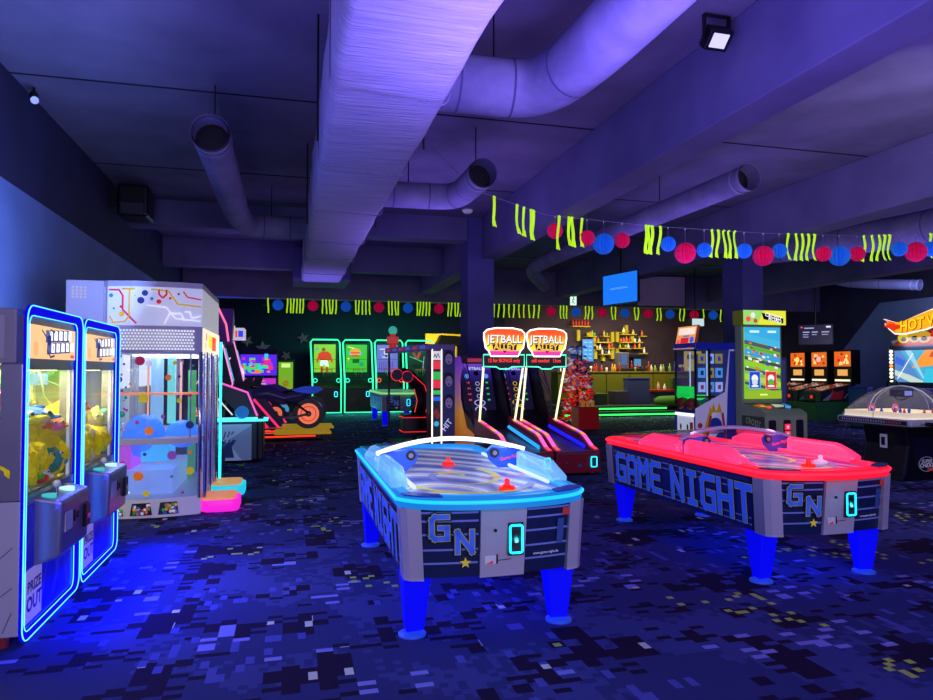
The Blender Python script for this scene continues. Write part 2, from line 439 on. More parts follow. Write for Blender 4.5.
def round_duct(label, pts, r, rods, open_first=True):
    t = thing('round_duct', label, 'duct', pts[0]); o0 = V(pts[0])
    P = [V(p) - o0 for p in pts]
    # smooth path
    path = []
    for i in range(len(P) - 1):
        a, b = P[i], P[i + 1]
        for k in range(12): path.append(a.lerp(b, k / 12))
    path.append(P[-1])
    for _ in range(10): path = [path[0]] + [(path[i - 1] + path[i] * 2 + path[i + 1]) / 4 for i in range(1, len(path) - 1)] + [path[-1]]
    mb = MB(); mb.tube(path, r, m_rduct, 24, cap=False); mb.tube(path[:4], r * .93, m_rduct, 24, cap=False); mb.build('duct_body', t)
    mb = MB(); d = (path[1] - path[0]).normalized()
    for off in (-.01, .14): mb.tube([path[0] + d * off, path[0] + d * (off + .035)], r * 1.07, M('#a5a1c4', .6), 24, cap=False)
    for k in range(6, len(path) - 2, 5): mb.tube([path[k], path[k] + (path[k + 1] - path[k]).normalized() * .02], r * 1.012, M('#55517a', .8), 24, cap=False)
    mb.build('duct_collar', t)
    mb = MB(); a = d.orthogonal(); mb.cyl(path[0] + d * .22, path[0] + d * .24, r * .92, BLACK, n=24)  # black disc stands in for the dark inside of the duct
    mb.build('mouth_shade_disc', t)
    mb = MB()
    for x, y, z in rods: mb.cyl(V((x, y, z)) - o0, V((x, y, CEIL)) - o0, .008, BLACK, n=5)
    if rods: mb.build('hanger_rod', t)
    return t
Z0 = 4.05
round_duct('thick round duct elbow branching right from the large duct nearest the camera', [(2.25, 1.2, Z0), (2.25, 5.55, Z0), (1.1, 5.6, Z0 + .02)], .24, [(1.7, 5.55, Z0 + .2)])
round_duct('round duct elbow with dark open mouth above the green streamers right of the large duct', [(2.32, 8.05, Z0), (2.3, 9.3, Z0), (1.1, 9.35, Z0)], .18, [(1.6, 9.3, Z0 + .1), (2.3, 8.3, Z0 + .1)])
round_duct('round duct left of the large duct with open mouth towards the camera', [(-.80, 7.4, Z0), (-.80, 11.9, Z0 - .02), (.25, 12, Z0)], .19, [(-.8, 7.8, Z0 + .1), (-.3, 11.9, Z0 + .1)])
round_duct('long thin round duct between the two right ceiling beams', [(5.75, 7.5, Z0 + .05), (5.6, 15.5, Z0 + .05), (7.2, 18.5, Z0)], .17, [(5.7, 9.6, Z0 + .2)])
round_duct('round duct beyond the second ceiling beam at the upper right', [(11.2, 3.2, Z0 + .1), (11.0, 10.2, Z0 + .1), (9.6, 12.5, Z0 + .1)], .3, [])
round_duct('short pale duct stub under the far beam at the right edge', [(15.4, 13.6, 3.75), (14.9, 15.4, 4.0), (14.6, 16, 4.3)], .13, [])

# ------------------------------------------------------------------ ceiling fittings
t = thing('flood_lamp', 'square black flood lamp with bright lens hanging beside the first beam', 'lamp', (3.6, 5.1, 4.5))
mb = MB(); mb.box(-.11, .11, -.05, .05, -.09, .09, BLACK)
for k in range(7): mb.box(-.1, .1, .05, .09, -.08 + k * .024, -.07 + k * .024, BLACK)
X = Matrix.Rotation(math.radians(48), 4, 'X'); mb.v = [X @ p for p in mb.v]; mb.build('housing', t, bevel=.006)
mb = MB(); mb.box(-.075, .075, -.058, -.05, -.06, .06, E('#c9c4ff', 1.2)); mb.v = [X @ p for p in mb.v]; mb.build('lens', t)
mb = MB(); mb.box(-.13, -.115, -.02, .02, 0, .2, BLACK); mb.box(.115, .13, -.02, .02, 0, .2, BLACK); mb.box(-.13, .13, -.02, .02, .19, .2, BLACK); mb.build('bracket', t)
mb = MB(); mb.lathe([(.001, -.05), (.07, -.06), (.1, -.03), (.105, 0)], M('#cfd0e8', .4, em=.1)); p = at(468, 213, 10.0)
tag(mb.build('smoke_detector', loc=(3.35, 12.7, CEIL)), 'small white round detector on the ceiling above the streamers', 'detector')
t = thing('wall_speaker', 'black loudspeaker hanging high on the left wall near the ceiling', 'speaker', (-2.45, 12.2, 4.1))
mb = MB(); mb.box(-.25, .22, -.3, .3, 0, .52, BLACK); mb.build('speaker_body', t, bevel=.05, seg=3)
mb = MB(); mb.box(-.18, .16, -.33, -.3, .04, .2, M('#30303c', .7)); mb.build('grille', t)
mb = MB(); mb.box(-.4, -.25, -.05, .05, .2, .5, BLACK); mb.build('bracket', t)
t = thing('spotlight', 'tiny black and silver spotlight at the top corner of the left wall', 'lamp', (-2.72, 8.3, 4.58))
mb = MB(); mb.cyl((-.02, .06, .05), (.04, -.1, -.06), .045, DARK); mb.build('lamp_housing', t)
mb = MB(); mb.cyl((.04, -.1, -.06), (.045, -.11, -.065), .04, M('#d0d0e0', .3, .8)); mb.build('lens', t)
mb = MB(); mb.cyl((-.02, .06, .05), (-.02, .06, .14), .012, BLACK, n=6); mb.build('stem', t)

# ------------------------------------------------------------------ claw machines
def wavy_panel(pic, w, h, m, seed, n=16):
    r = random.Random(seed)
    for _ in range(n):
        u, v = r.uniform(0, w), r.uniform(0, h); a = r.choice((.35, .35 + PI / 2)); L = r.uniform(.1, .35)
        u1 = min(max(u + L * math.cos(a), 0), w); v1 = min(max(v + L * math.sin(a), 0), h)
        pic.line([(u, v), (u1, v1)], .006, m); pic.k -= pic.st
    pic.nx()

NEON = E('#3484ff', 5); NEON2 = E('#1a50ff', 6)
def claw_machine(loc, label):
    t = thing('claw_machine', label, 'claw machine', loc, PI / 2, 'claw machines along the left wall')
    W = .555; D = .98
    mb = MB()
    mb.box(-W, W, -.038, D, .07, .84, LGREY); mb.box(-W, W, -.0, D, 1.64, 1.96, M('#8f8796', .5))
    mb.box(-W + .05, W - .05, D - .02, D, .84, 1.64, M('#c9c4d0', .6))
    for x0 in (-W, W - .07):
        mb.box(x0, x0 + .07 if x0 < 0 else x0 + .07, -.038, .08, .84, 1.64, GREY); mb.box(x0, x0 + .07, D - .08, D, .84, 1.64, GREY)
    mb.box(-W + .07, W - .07, .02, D - .02, .84, .86, M('#e6d65a', .8))
    for sgn, O, ux in ((-1, (-W, D, .07), (0, -1, 0)), (1, (W, 0, .07), (0, 1, 0))):
        pc = Pic(mb, O, ux, (0, 0, 1)); wavy_panel(pc, D, .74, M('#6d6a80', .6), 3)
        pc.text('MI', .87, .42, .05, M('#c02030', .5, em=.15))
        pc2 = Pic(mb, (O[0], O[1], 1.64), ux, (0, 0, 1)); pc2.rect(.12, .03, D - .06, .28, M('#a39dab', .5))
        pc2.text('SEGA', .80, .205, .045, M('#101850', .5), .03); pc2.rect(.70, .10, .78, .15, M('#88829a', .6)); pc2.rect(.80, .10, .88, .15, M('#88829a', .6))
        pc2.rect(.855, .035, .875, .06, M('#c02030', .5))
    mb.build('cabinet', t, bevel=.008)
    # front: lower panel, marquee, frame
    mb = MB(); mb.box(-W + .03, W - .15, -.048, -.03, .09, .80, M('#1410b4', .35, em=.25, emh='#0a08c0'))
    pc = Pic(mb, (-W + .03, -.048, .09), (1, 0, 0), (0, 0, 1))
    for a, b in (((.1, .7), (.3, .1)), ((.3, .1), (.55, .62)), ((.5, .05), (.85, .55)), ((.62, .7), (.8, .05)), ((.35, .7), (.6, .2)), ((.02, .45), (.3, .7))):
        pc.line([a, b], .008, M('#5a5ad8', .5, em=.2)); pc.k -= pc.st
    pc.nx(); mb.build('lower_panel', t)
    mb = MB(); mb.box(-W + .04, -W + .30, -.06, -.03, .12, .42, M('#b8a8e0', .5, em=.25)); pc = Pic(mb, (-W + .04, -.06, .12), (1, 0, 0), (0, 0, 1))
    pc.text('PRIZE', .13, .2, .09, M('#2a1c98', .5), .03); pc.text('OUT', .13, .1, .12, M('#2a1c98', .5), .03); mb.build('prize_door', t, bevel=.004)
    mb = MB(); out = rrect(-W, W, .012, 1.99, .09); inn = rrect(-W + .03, W - .15, .07, 1.93, .06)
    for (y0, y1) in ((-.052, -.036),):
        n = len(out)
        vs = [(x, y0, z) for x, z in out] + [(x, y0, z) for x, z in inn] + [(x, y1, z) for x, z in out] + [(x, y1, z) for x, z in inn]
        fs = []
        for k in range(n):
            j = (k + 1) % n
            fs += [(k, n + k, n + j, j), (k, j, 2 * n + j, 2 * n + k), (n + k, 3 * n + k, 3 * n + j, n + j)]
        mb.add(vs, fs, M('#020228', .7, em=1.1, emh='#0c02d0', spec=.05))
    mb.build('front_frame', t, bevel=.005)
    mb = MB(); mb.tube([(x, -.055, z) for x, z in rrect(-W + .004, W - .004, .018, 1.985, .09)], .0036, NEON, 6, True)
    mb.build('neon_tube', t)
    mb = MB(); mb.tube([(x, -.055, z) for x, z in rrect(-W + .035, W - .145, .07, 1.925, .06)], .003, NEON, 6, True); mb.build('neon_tube', t)
    mb = MB(); mb.box(-W + .03, W - .15, -.04, 0, 1.60, 1.92, M('#5c5878', .3, .4))
    mb.box(-W + .06, W - .17, -.048, -.04, 1.67, 1.875, E('#ffc58a', 1.0))
    pc = Pic(mb, (-W + .06, -.048, 1.67), (1, 0, 0), (0, 0, 1)); wc = E('#ffffff', 1.25); nb = M('#17307c', .5, em=.5)
    pc.disc(.1, .06, .045, E('#ffb070', 1)); pc.disc(.76, .1, .05, E('#ffe08a', 1))
    for r_, n_, v_, h_ in ((0, 5, .115, .062), (1, 5, .04, .058)):
        for k in range(n_):
            u = .27 + k * .088 + r_ * .005; sk = .012
            pc.poly([(u - .01, v_ - .012 + k * .004), (u + .085, v_ - .008 + k * .004), (u + .085, v_ + h_ + .006 + k * .004), (u - .005, v_ + h_ + .004 + k * .004)], nb)
    for r_, n_, v_, h_ in ((0, 5, .115, .062), (1, 5, .04, .058)):
        for k in range(n_):
            u = .27 + k * .088 + r_ * .005
            pc.poly([(u + .012, v_ + k * .004), (u + .078, v_ + .002 + k * .004), (u + .078, v_ + h_ + k * .004), (u + .014, v_ + h_ + k * .004)], wc)
            pc.rect(u + .036, v_ + .014 + k * .004, u + .048, v_ + h_ - .012 + k * .004, nb)
    pc.line([(.08, .17), (.18, .12), (.23, .18), (.31, .17)], .012, nb); pc.line([(.18, .11), (.17, .05), (.23, .01), (.3, .02)], .013, nb); pc.disc(.2, .115, .035, nb)
    pc.rect(.62, .01, .7, .03, E('#ff3a20', 1)); mb.build('marquee_panel', t)
    # windows
    g = glass('#fbfff0', .15, .03)
    mb = MB(); mb.box(-W + .06, W - .16, -.030, -.026, .84, 1.62, g); mb.build('front_window', t)
    for x in (-W, W - .006):
        mb = MB(); mb.box(x, x + .006, .08, D - .08, .84, 1.64, g); mb.build('side_window', t)
    mb = MB(); mb.box(-W + .03, W - .15, -.045, .0, .81, .86, GREY); mb.box(W - .17, W - .15, -.02, 0, .84, 1.62, M('#d8cfae', .5, em=.3)); mb.build('window_trim', t)
    # control box
    mb = MB(); mb.prism([(-.20, .80), (-.19, .46), (0, .40), (0, .84)], -.36, .22, 'x', M('#8f8fa8', .3, .6)); mb.build('control_box', t, bevel=.02, seg=3)
    for x, y, m_, r in ((-.28, -.1, E('#40d8e0', .7), .04), (.0, -.12, E('#c8ffff', .9), .045), (.12, -.1, WHITE, .03)):
        mb = MB(); z = .826 + y * .1; mb.cyl((x, y, z - .02), (x, y, z + .02), r, m_, n=18); mb.build('push_button', t)
    mb = MB(); mb.cyl((-.14, -.1, .80), (-.14, -.1, .86), .008, CHROME); mb.sph((-.14, -.1, .875), .026, WHITE); mb.build('joystick', t)
    mb = MB(); mb.box(.08, .18, -.215, -.19, .55, .70, BLACK); mb.box(.1, .16, -.22, -.215, .60, .63, CHROME); mb.build('coin_slot', t)
    mb = MB(); mb.box(-.3, -.16, -.2005, -.19, .6, .72, M('#c8c8d8', .5)); mb.box(-.12, -.1, -.203, -.19, .63, .7, BLACK); mb.box(-.06, -.03, -.203, -.19, .64, .68, BLACK); mb.build('instruction_plate', t)
    # claw carriage and inner light
    mb = MB(); mb.box(-W + .08, W - .08, .45, .48, 1.56, 1.59, CHROME); mb.box(-.1, .1, .38, .55, 1.48, 1.57, M('#2a50b8', .5)); mb.cyl((0, .46, 1.34), (0, .46, 1.5), .02, CHROME)
    mb.build('claw_carriage', t)
    for s in (-1, 1):
        mb = MB(); mb.tube([(0, .46, 1.36), (s * .10, .46, 1.34), (s * .15, .46, 1.25), (s * .13, .46, 1.14), (s * .05, .46, 1.09)], .014, BLACK, 8); mb.build('claw_arm', t)
    mb = MB(); mb.cyl((-W + .1, .07, 1.61), (W - .17, .07, 1.61), .013, E('#fff1b8', 9), n=8); mb.cyl((-W + .1, D - .05, 1.6), (W - .1, D - .05, 1.6), .013, E('#fff1b8', 9), n=8); mb.build('light_tube', t)
    mb = MB(); mb.tube([(-.38, .3, 1.6), (-.3, .28, 1.4), (-.22, .2, 1.25)], .006, M('#a0a0b0', .3, .8), 6); mb.tube([(.2, .6, 1.6), (.24, .3, 1.45), (.3, .2, 1.2)], .006, E('#30e080', .8), 6); mb.build('hanging_cable', t)
    for x in (-W + .06, W - .06):
        for y in (.06, D - .06):
            mb = MB(); mb.cyl((x, y, 0), (x, y, .07), .03, M('#8a2030', .5)); mb.build('foot', t)
    return t
claw_machine((-1.525, 5.01, 0), 'nearest claw machine at the left edge with a red foot and blue neon frame')
claw_machine((-1.525, 6.15, 0), 'farther claw machine between the nearest one and the dotted drop machine')

# plush toys in the claw machines
m_yel = noise_mat('yellow_fleece', '#e8c800', '#fff000', 14, .95, 1, 30, em=.12)
def fuzzy(mb, c, r, m, amp=.14, seed=0, seg=20, rings=12):
    rr = random.Random(seed); ph = [(rr.uniform(4, 9), rr.uniform(0, 6)) for _ in range(6)]
    b = len(mb.v); mb.sph((0, 0, 0), 1, m, seg, rings)
    for i in range(b, len(mb.v)):
        p = mb.v[i]; d = 1 + amp * (math.sin(ph[0][0] * p.x + ph[0][1]) * math.sin(ph[1][0] * p.y + ph[1][1]) + .7 * math.sin(ph[2][0] * p.z + ph[2][1]) * math.sin(ph[3][0] * p.x + ph[3][1]))
        mb.v[i] = V((c[0] + p.x * r[0] * d, c[1] + p.y * r[1] * d, c[2] + p.z * r[2] * d))
def plush(name, label, cat, loc, r, m, ears=None, eyes=True, belly=None, rot=0, group='plush toys in the claw machines'):
    t = thing(name, label, cat, loc, rot, group); rx, ry, rz = r if isinstance(r, tuple) else (r, r, r)
    mb = MB(); fuzzy(mb, (0, 0, rz), (rx, ry, rz), m, .04, int(abs(loc[1]) * 100)); mb.build('body', t)
    e = ears or m
    for s in (-1, 1):
        mb = MB(); mb.sph((s * rx * .6, 0, rz * 1.85), (rx * .28, ry * .2, rz * .3), e, 10, 6); mb.build('ear', t)
        mb = MB(); mb.sph((s * rx * .85, -ry * .45, rz * .75), (rx * .26, ry * .42, rz * .24), m, 10, 6); mb.build('arm', t)
        if eyes:
            mb = MB(); mb.sph((s * rx * .32, -ry * .86, rz * 1.35), rx * .11, WHITE, 10, 6); mb.sph((s * rx * .32, -ry * 1.0, rz * 1.35), rx * .06, BLACK, 8, 5); mb.build('eye', t)
    if belly:
        mb = MB(); mb.sph((0, -ry * .35, rz * .8), (rx * .7, ry * .75, rz * .7), belly, 12, 8); mb.build('belly_patch', t)
    return t
F = lambda h, e=.10: noise_mat('fleece_' + h[1:], h, h, 20, .95, .8, 60, em=e)
rot = PI / 2 - .5
XG = -1.47
# machine one: yellow fleece toys piled against the glass
sp1 = [(-1.62, 4.62, .87), (-1.66, 4.92, .87), (-1.63, 5.22, .87), (-1.9, 4.72, .87), (-1.92, 5.05, .87), (-1.9, 5.33, .87), (-2.2, 4.7, .87), (-2.2, 5.1, .87), (-1.75, 4.75, 1.04), (-1.77, 5.1, 1.05), (-2.0, 4.9, 1.08), (-1.7, 5.3, 1.05)]
where = ['in the front row of the nearest claw machine, near corner', 'in the front row of the nearest claw machine, middle', 'in the front row of the nearest claw machine, far pillar',
         'in the second row of the nearest claw machine, near side', 'in the second row of the nearest claw machine, middle', 'in the second row of the nearest claw machine, far end',
         'at the back of the nearest claw machine, near side', 'at the back of the nearest claw machine, middle', 'on top of the nearest machine pile, near corner',
         'on top of the nearest machine pile, middle', 'highest at the back of the nearest machine pile', 'on top of the nearest machine pile, far pillar']
def yplush(p, lab, s=1.0):
    mb = MB(); fuzzy(mb, (0, 0, .13 * s), (.155 * s, .155 * s, .13 * s), m_yel, .13, int(p[1] * 97 + p[2] * 31), 24, 14)
    o = mb.build('yellow_plush', loc=p); o.rotation_euler = (0, 0, p[1] * 7); return tag(o, 'yellow fluffy plush ' + lab, 'plush toy', 'yellow plush toys')
for p, w in zip(sp1, where): yplush(p, w, 1.12)
sp2 = [(-1.63, 5.8, .87), (-1.63, 6.08, .87), (-1.65, 6.36, .87), (-1.92, 5.85, .87), (-1.9, 6.2, .87), (-1.92, 6.5, .87), (-1.72, 5.95, 1.05), (-1.76, 6.35, 1.05)]
wh2 = ['in the front row of the farther claw machine, near end', 'in the front row of the farther claw machine, middle', 'in the front row of the farther claw machine, far end', 'in the second row of the farther claw machine, near end',
       'in the second row of the farther claw machine, middle', 'in the second row of the farther claw machine, far end', 'on top of the farther machine pile, near half', 'on top of the farther machine pile, far half']
for p, w in zip(sp2, wh2): yplush(p, w, 1.12)
plush('monster_plush', 'round teal plush monster pressed against the front glass of the nearest claw machine', 'plush toy', (-1.58, 5.16, .9), .105, F('#3f8f86'), F('#2f7168'), rot=rot)
plush('frog_plush', 'bright green plush at the lower left of the nearest claw machine', 'plush toy', (-1.56, 4.72, .88), .085, F('#55c020'), rot=rot)
plush('spotted_plush', 'white plush toy with red belly lying low in the nearest claw machine', 'plush toy', (-1.555, 4.9, .87), (.09, .07, .06), F('#e0d8c0'), F('#d84030'), belly=F('#d84030'), rot=rot)
plush('orange_plush', 'orange plush seen through the side glass of the nearest claw machine', 'plush toy', (-1.72, 4.575, 1.0), (.08, .07, .07), F('#f07818'), F('#ffffff'), rot=-.2)
plush('brown_plush', 'dark brown plush low behind the side glass of the nearest claw machine', 'plush toy', (-1.6, 4.56, .87), (.08, .06, .07), F('#5a3a2a'), rot=-.2)
plush('ray_plush', 'flat blue plush with yellow belly lying on top of the yellow pile', 'plush toy', (-1.68, 5.03, 1.24), (.2, .15, .06), F('#4a78d0'), F('#3a60b8'), belly=F('#ffe800'), rot=rot)
plush('lime_plush', 'lime green plush tucked beside the blue one on the yellow pile', 'plush toy', (-1.66, 4.76, 1.23), (.09, .08, .07), F('#a8e020'), rot=rot)
plush('pig_plush', 'orange and pink plush beside the far pillar of the nearest claw machine', 'plush toy', (-1.6, 5.28, 1.17), (.1, .09, .055), F('#f08038'), F('#ff8aa8'), belly=F('#ff8aa8'), rot=rot)
plush('cap_plush', 'tan plush wearing a lime green cap hanging high in the nearest claw machine', 'plush toy', (-1.78, 5.02, 1.3), (.11, .09, .1), F('#e0a868'), F('#58d018'), rot=rot)
mb = MB(); mb.sph((0, 0, 0), (.11, .1, .075), F('#58d018'), 14, 8); mb.build('cap', bpy.data.objects['cap_plush'], loc=(-.02, 0, .235))
plush('heart_plush', 'red plush hanging at the upper left of the nearest claw machine', 'plush toy', (-1.8, 4.8, 1.34), (.09, .08, .085), F('#e02828'), rot=rot)
plush('crimson_plush', 'red plush at the side glass of the nearest claw machine', 'plush toy', (-1.62, 4.575, 1.14), (.08, .07, .07), F('#e01818'), rot=-.2)
plush('clown_plush', 'orange and pink plush lying on the yellow pile of the farther claw machine', 'plush toy', (-1.66, 6.0, 1.24), (.13, .1, .075), F('#f07820'), F('#ff90b0'), belly=F('#ffb088'), rot=rot)
plush('pale_plush', 'pale yellow plush at the far end of the farther claw machine', 'plush toy', (-1.62, 6.42, 1.08), (.1, .09, .1), F('#e8e070'), rot=rot)

# ------------------------------------------------------------------ tall dotted ball drop machine
def drop_machine():
    t = thing('ball_drop_machine', 'tall rounded prize machine covered in coloured dots behind the claw machines', 'arcade machine', (-.93, 8.92, 0), PI / 2)
    hw = .90
    # footprint, x along the wall (near side negative), y into depth
    side = [(0, 0), (.07, .22), (.105, .45), (.10, .7), (.045, .95)]
    left = [(-hw - b, d) for b, d in side] ; right = [(hw + b, d) for b, d in side][::-1]
    foot = left + [(-hw, 1.0), (-hw, 1.36), (hw, 1.36), (hw, 1.0)] + right
    lo = lambda g: [(x * g, .02 + y * g) for x, y in foot]
    body = M('#aaa2b4', .5, em=.06)
    mb = MB(); mb.prism(foot, 0.02, .22, 'z', M('#d8d0d0', .4, em=.08)); mb.prism(foot, 1.78, 2.08, 'z', body); mb.prism(foot, 2.5, 2.56, 'z', body)
    mb.prism(foot, .80, .86, 'z', body)
    mb.box(-hw, hw, 1.0, 1.36, .22, 2.5, body); mb.box(-hw + .02, hw - .02, .9, 1.0, .22, 2.5, M('#b8b4c8', .5))
    mb.build('cabinet', t)
    mb = MB(); mb.prism([(p[0], p[1]) for p in foot if p[1] < 1.0], 2.08, 2.5, 'z', M('#c8ccda', .4, em=.42)); 
    # printed lines and dots on the curved marquee
    def onside(s, z, push=.006):       # s 0..1 from the front corner towards the back, near side
        k = s * (len(left) - 1); i = min(int(k), len(left) - 2); f = k - i
        a, b = V((*left[i], 0)), V((*left[i + 1], 0)); p = a.lerp(b, f); nrm = V((-(b - a).y, (b - a).x, 0)).normalized()
        if nrm.x > 0: nrm = -nrm
        return V((p.x, p.y, z)) + nrm * push
    def sline(pts, w, m, push=.007):
        for (s0, z0), (s1, z1) in zip(pts[:-1], pts[1:]):
            n = 5; P = [onside(s0 + (s1 - s0) * k / n, z0 + (z1 - z0) * k / n, push) for k in range(n + 1)]
            mb.tube(P, w / 2, m, 5)
    def sdot(s, z, r, m, push=.008, n=14):
        c = onside(s, z, push); a = (onside(min(s + .01, 1), z, push) - onside(max(s - .01, 0), z, push)).normalized()
        nr = V((-abs(a.y), a.x * (1 if a.y > 0 else -1), 0))
        mb.add([c + a * r * math.cos(2 * PI * k / n) + V((0, 0, r * math.sin(2 * PI * k / n))) for k in range(n)], [tuple(range(n))], m)
    RED, YEL_, NVY, TEA, ORG = M('#d02038', .5, em=.4), M('#d8b020', .5, em=.4), M('#1c2470', .5, em=.25), M('#2a80a8', .5, em=.35), M('#e86a20', .5, em=.35)
    sline([(.98, 2.46), (.88, 2.46), (.84, 2.4), (.84, 2.25), (.70, 2.1)], .02, RED)
    sline([(.97, 2.18), (.93, 2.11), (.82, 2.12), (.77, 2.18), (.77, 2.47)], .018, YEL_, .009); sline([(.72, 2.47), (.84, 2.47)], .02, YEL_, .01)
    sline([(.56, 2.47), (.38, 2.46), (.28, 2.32), (.02, 2.3)], .018, YEL_); sline([(.48, 2.47), (.48, 2.42), (.44, 2.38), (.40, 2.42), (.40, 2.47)], .02, RED, .01); sline([(.22, 2.46), (.17, 2.4), (.02, 2.38)], .016, RED)
    for s, z, r, m_ in ((.62, 2.43, .032, NVY), (.66, 2.35, .036, NVY), (.48, 2.34, .025, RED), (.55, 2.37, .016, TEA), (.36, 2.38, .014, RED), (.27, 2.43, .012, NVY), (.85, 2.2, .028, YEL_), (.86, 2.28, .014, RED), (.93, 2.26, .012, TEA), (.72, 2.4, .01, YEL_), (.96, 2.4, .022, TEA)): sdot(s, z, r, m_)
    WH = M('#ffffff', .5, em=.5)
    for pl in (((.6, 2.3), (.4, 2.28), (.3, 2.16), (.02, 2.14)), ((.42, 2.1), (.36, 2.22), (.24, 2.22), (.2, 2.14)), ((.2, 2.24), (.14, 2.24), (.12, 2.17), (.02, 2.2))): sline(pl, .012, WH)
    mb.build('marquee_band', t)
    # perforated band with lit holes
    mb = MB()
    for r_ in range(7):
        for k in range(26):
            s = .1 + k * .033 + (r_ % 2) * .0165
            sdot(s, 1.83 + r_ * .033, .0125, E('#e4e8ff', 1.0), .004, 6)
    mb.build('perforated_grille', t)
    # curved windows
    gl = glass('#f4f8ff', .2, .07); gl2 = glass('#c8dcff', .2, .2)
    mb = MB(); mb.strip([onside(k / 12, .86, 0) for k in range(13)], [onside(k / 12, 1.78, 0) for k in range(13)], gl); mb.build('upper_window', t)
    mb = MB(); mb.strip([onside(k / 12, .22, 0) for k in range(13)], [onside(k / 12, .80, 0) for k in range(13)], gl2); mb.build('lower_window', t)
    mb = MB()
    cols = [M('#b01850', .5, em=.3), M('#f0f0f8', .5, em=.3), M('#e07018', .5, em=.3), M('#18286a', .5, em=.2), M('#108078', .5, em=.3), M('#c8b010', .5, em=.3), M('#8040a0', .5, em=.3)]
    dots = [(.66, 1.70, .05, 0), (.57, 1.67, .035, 1), (.3, 1.68, .022, 5), (.37, 1.52, .032, 2), (.25, 1.53, .014, 3), (.62, 1.30, .05, 5), (.25, 1.27, .028, 5), (.86, 1.50, .03, 3), (.86, 1.75, .02, 3), (.83, 1.13, .034, 4), (.68, 1.04, .02, 0), (.56, .95, .045, 2), (.13, 1.0, .042, 3),
            (.42, 1.1, .022, 6), (.13, 1.32, .02, 0), (.75, 1.45, .014, 2), (.74, 1.6, .014, 1), (.88, 1.28, .016, 0), (.10, 1.65, .014, 4), (.05, 1.12, .016, 2)]
    dlo = [(.82, .6, .03, 0), (.6, .7, .018, 3), (.32, .68, .048, 6), (.66, .47, .05, 2), (.12, .5, .042, 5), (.58, .28, .032, 5), (.32, .45, .016, 4), (.12, .7, .02, 2), (.2, .27, .016, 0), (.45, .6, .012, 5), (.75, .3, .014, 1)]
    for s, z, r, i in dots + dlo: sdot(s, z, r, cols[i], .009, 18)
    rr = random.Random(4)
    for k in range(26): sdot(rr.uniform(.78, .95), rr.uniform(.95, 1.72), rr.uniform(.006, .016), cols[rr.randrange(7)], .009, 8)
    mb.build('dot_decal', t)
    mb = MB(); mb.tube([onside(k / 10, 1.345, -.03) for k in range(11)], .014, M('#ff8a50', .4, em=.6), 8); mb.build('orange_rail', t)
    mb = MB()
    for s in (0.015, .985): mb.tube([onside(s, .2, 0), onside(s, 1.8, 0)], .02, CHROME, 8)
    for s in (.12, .9):
        mb.tube([onside(s, .86, -.03), onside(s, 1.78, -.03)], .008, CHROME, 6)
    mb.build('window_post', t)
    # inner workings
    mb = MB(); mb.cyl((-.35, .55, .9), (-.35, .55, 1.75), .07, glass('#d0f0ff', .3, .2, '#a0d0ff', .25), n=20); mb.cyl((-.62, .35, 1.0), (-.62, .35, 1.75), .045, glass('#d0f0ff', .3, .2, '#80ffe0', .3), n=20)
    for k in range(5): mb.cyl((-.75 + k * .09, .75, .9), (-.75 + k * .09, .75, 1.76), .01, CHROME, n=6)
    for x, y in ((-.6, .6), (-.3, .3)): mb.cyl((x, y, .9), (x, y, 1.7), .012, E('#ffb0a0', .8), n=6)
    mb.build('clear_tube', t)
    mb = MB(); mb.sph((-.68, .62, .87), (.22, .22, .24), glass('#60b8ff', .2, .4, '#3080ff', .35), 18, 10); mb.sph((-.52, .25, .87), (.18, .18, .16), glass('#60b8ff', .2, .4, '#4090ff', .35), 18, 10); mb.build('blue_dome', t)
    mb = MB(); mb.box(-.86, -.2, .72, .86, .52, .79, M('#e030c8', .5, em=.7)); mb.box(-.84, -.3, .35, .62, .60, .79, M('#40c8f0', .5, em=.7)); mb.box(-.8, .6, .3, .9, .24, .5, M('#a8c0f0', .5, em=.45)); mb.build('prize_chute', t)
    mb = MB(); mb.box(-.8, .8, .82, .86, 1.4, 1.77, E('#dfe4ff', .9)); mb.box(-.7, .7, .1, .75, 1.755, 1.775, E('#eef0ff', 2.2)); mb.build('inner_light', t)
    # base windows with coloured balls
    for s0, s1, up in ((.78, .98, 1), (.5, .76, 0), (.22, .48, 0)):
        mb = MB(); P = []
        for q, z in (((s0 + .02), .05), ((s1 - .02), .05), ((s1 - .04) if not up else (s0 + s1) / 2 + .03, .18), ((s0 + .04) if not up else (s0 + s1) / 2 - .03, .18)): P.append(onside(q, z, .006))
        mb.add(P, [(0, 1, 2, 3)], M('#2a1a20', .4)); 
        cc = [M('#c02828', .4, em=.25), M('#e0b020', .4, em=.25), M('#2858b0', .4, em=.25), M('#30a048', .4, em=.25), M('#e07020', .4, em=.25), M('#e8e8e8', .4, em=.2)]
        for q in range(22):
            s = s0 + .04 + rr.random() * (s1 - s0 - .08); z = .065 + rr.random() * .09
            if up and abs(s - (s0 + s1) / 2) > .09 - (z - .06) * .7: continue
            c = onside(s, z, .0); mb.sph(c, .02, cc[rr.randrange(6)], 8, 5)
        mb.build('ball_window', t)
    # front side
    mb = MB(); mb.box(-hw + .03, hw - .03, -.006, 0.0, .25, 1.76, glass('#e8fff8', .2, .08)); mb.build('front_window', t)
    mb = MB(); mb.box(-hw + .02, hw - .02, -.012, 0, 1.78, 2.07, E('#fff2d8', .9)); pc = Pic(mb, (-hw + .02, -.012, 1.78), (1, 0, 0), (0, 0, 1))
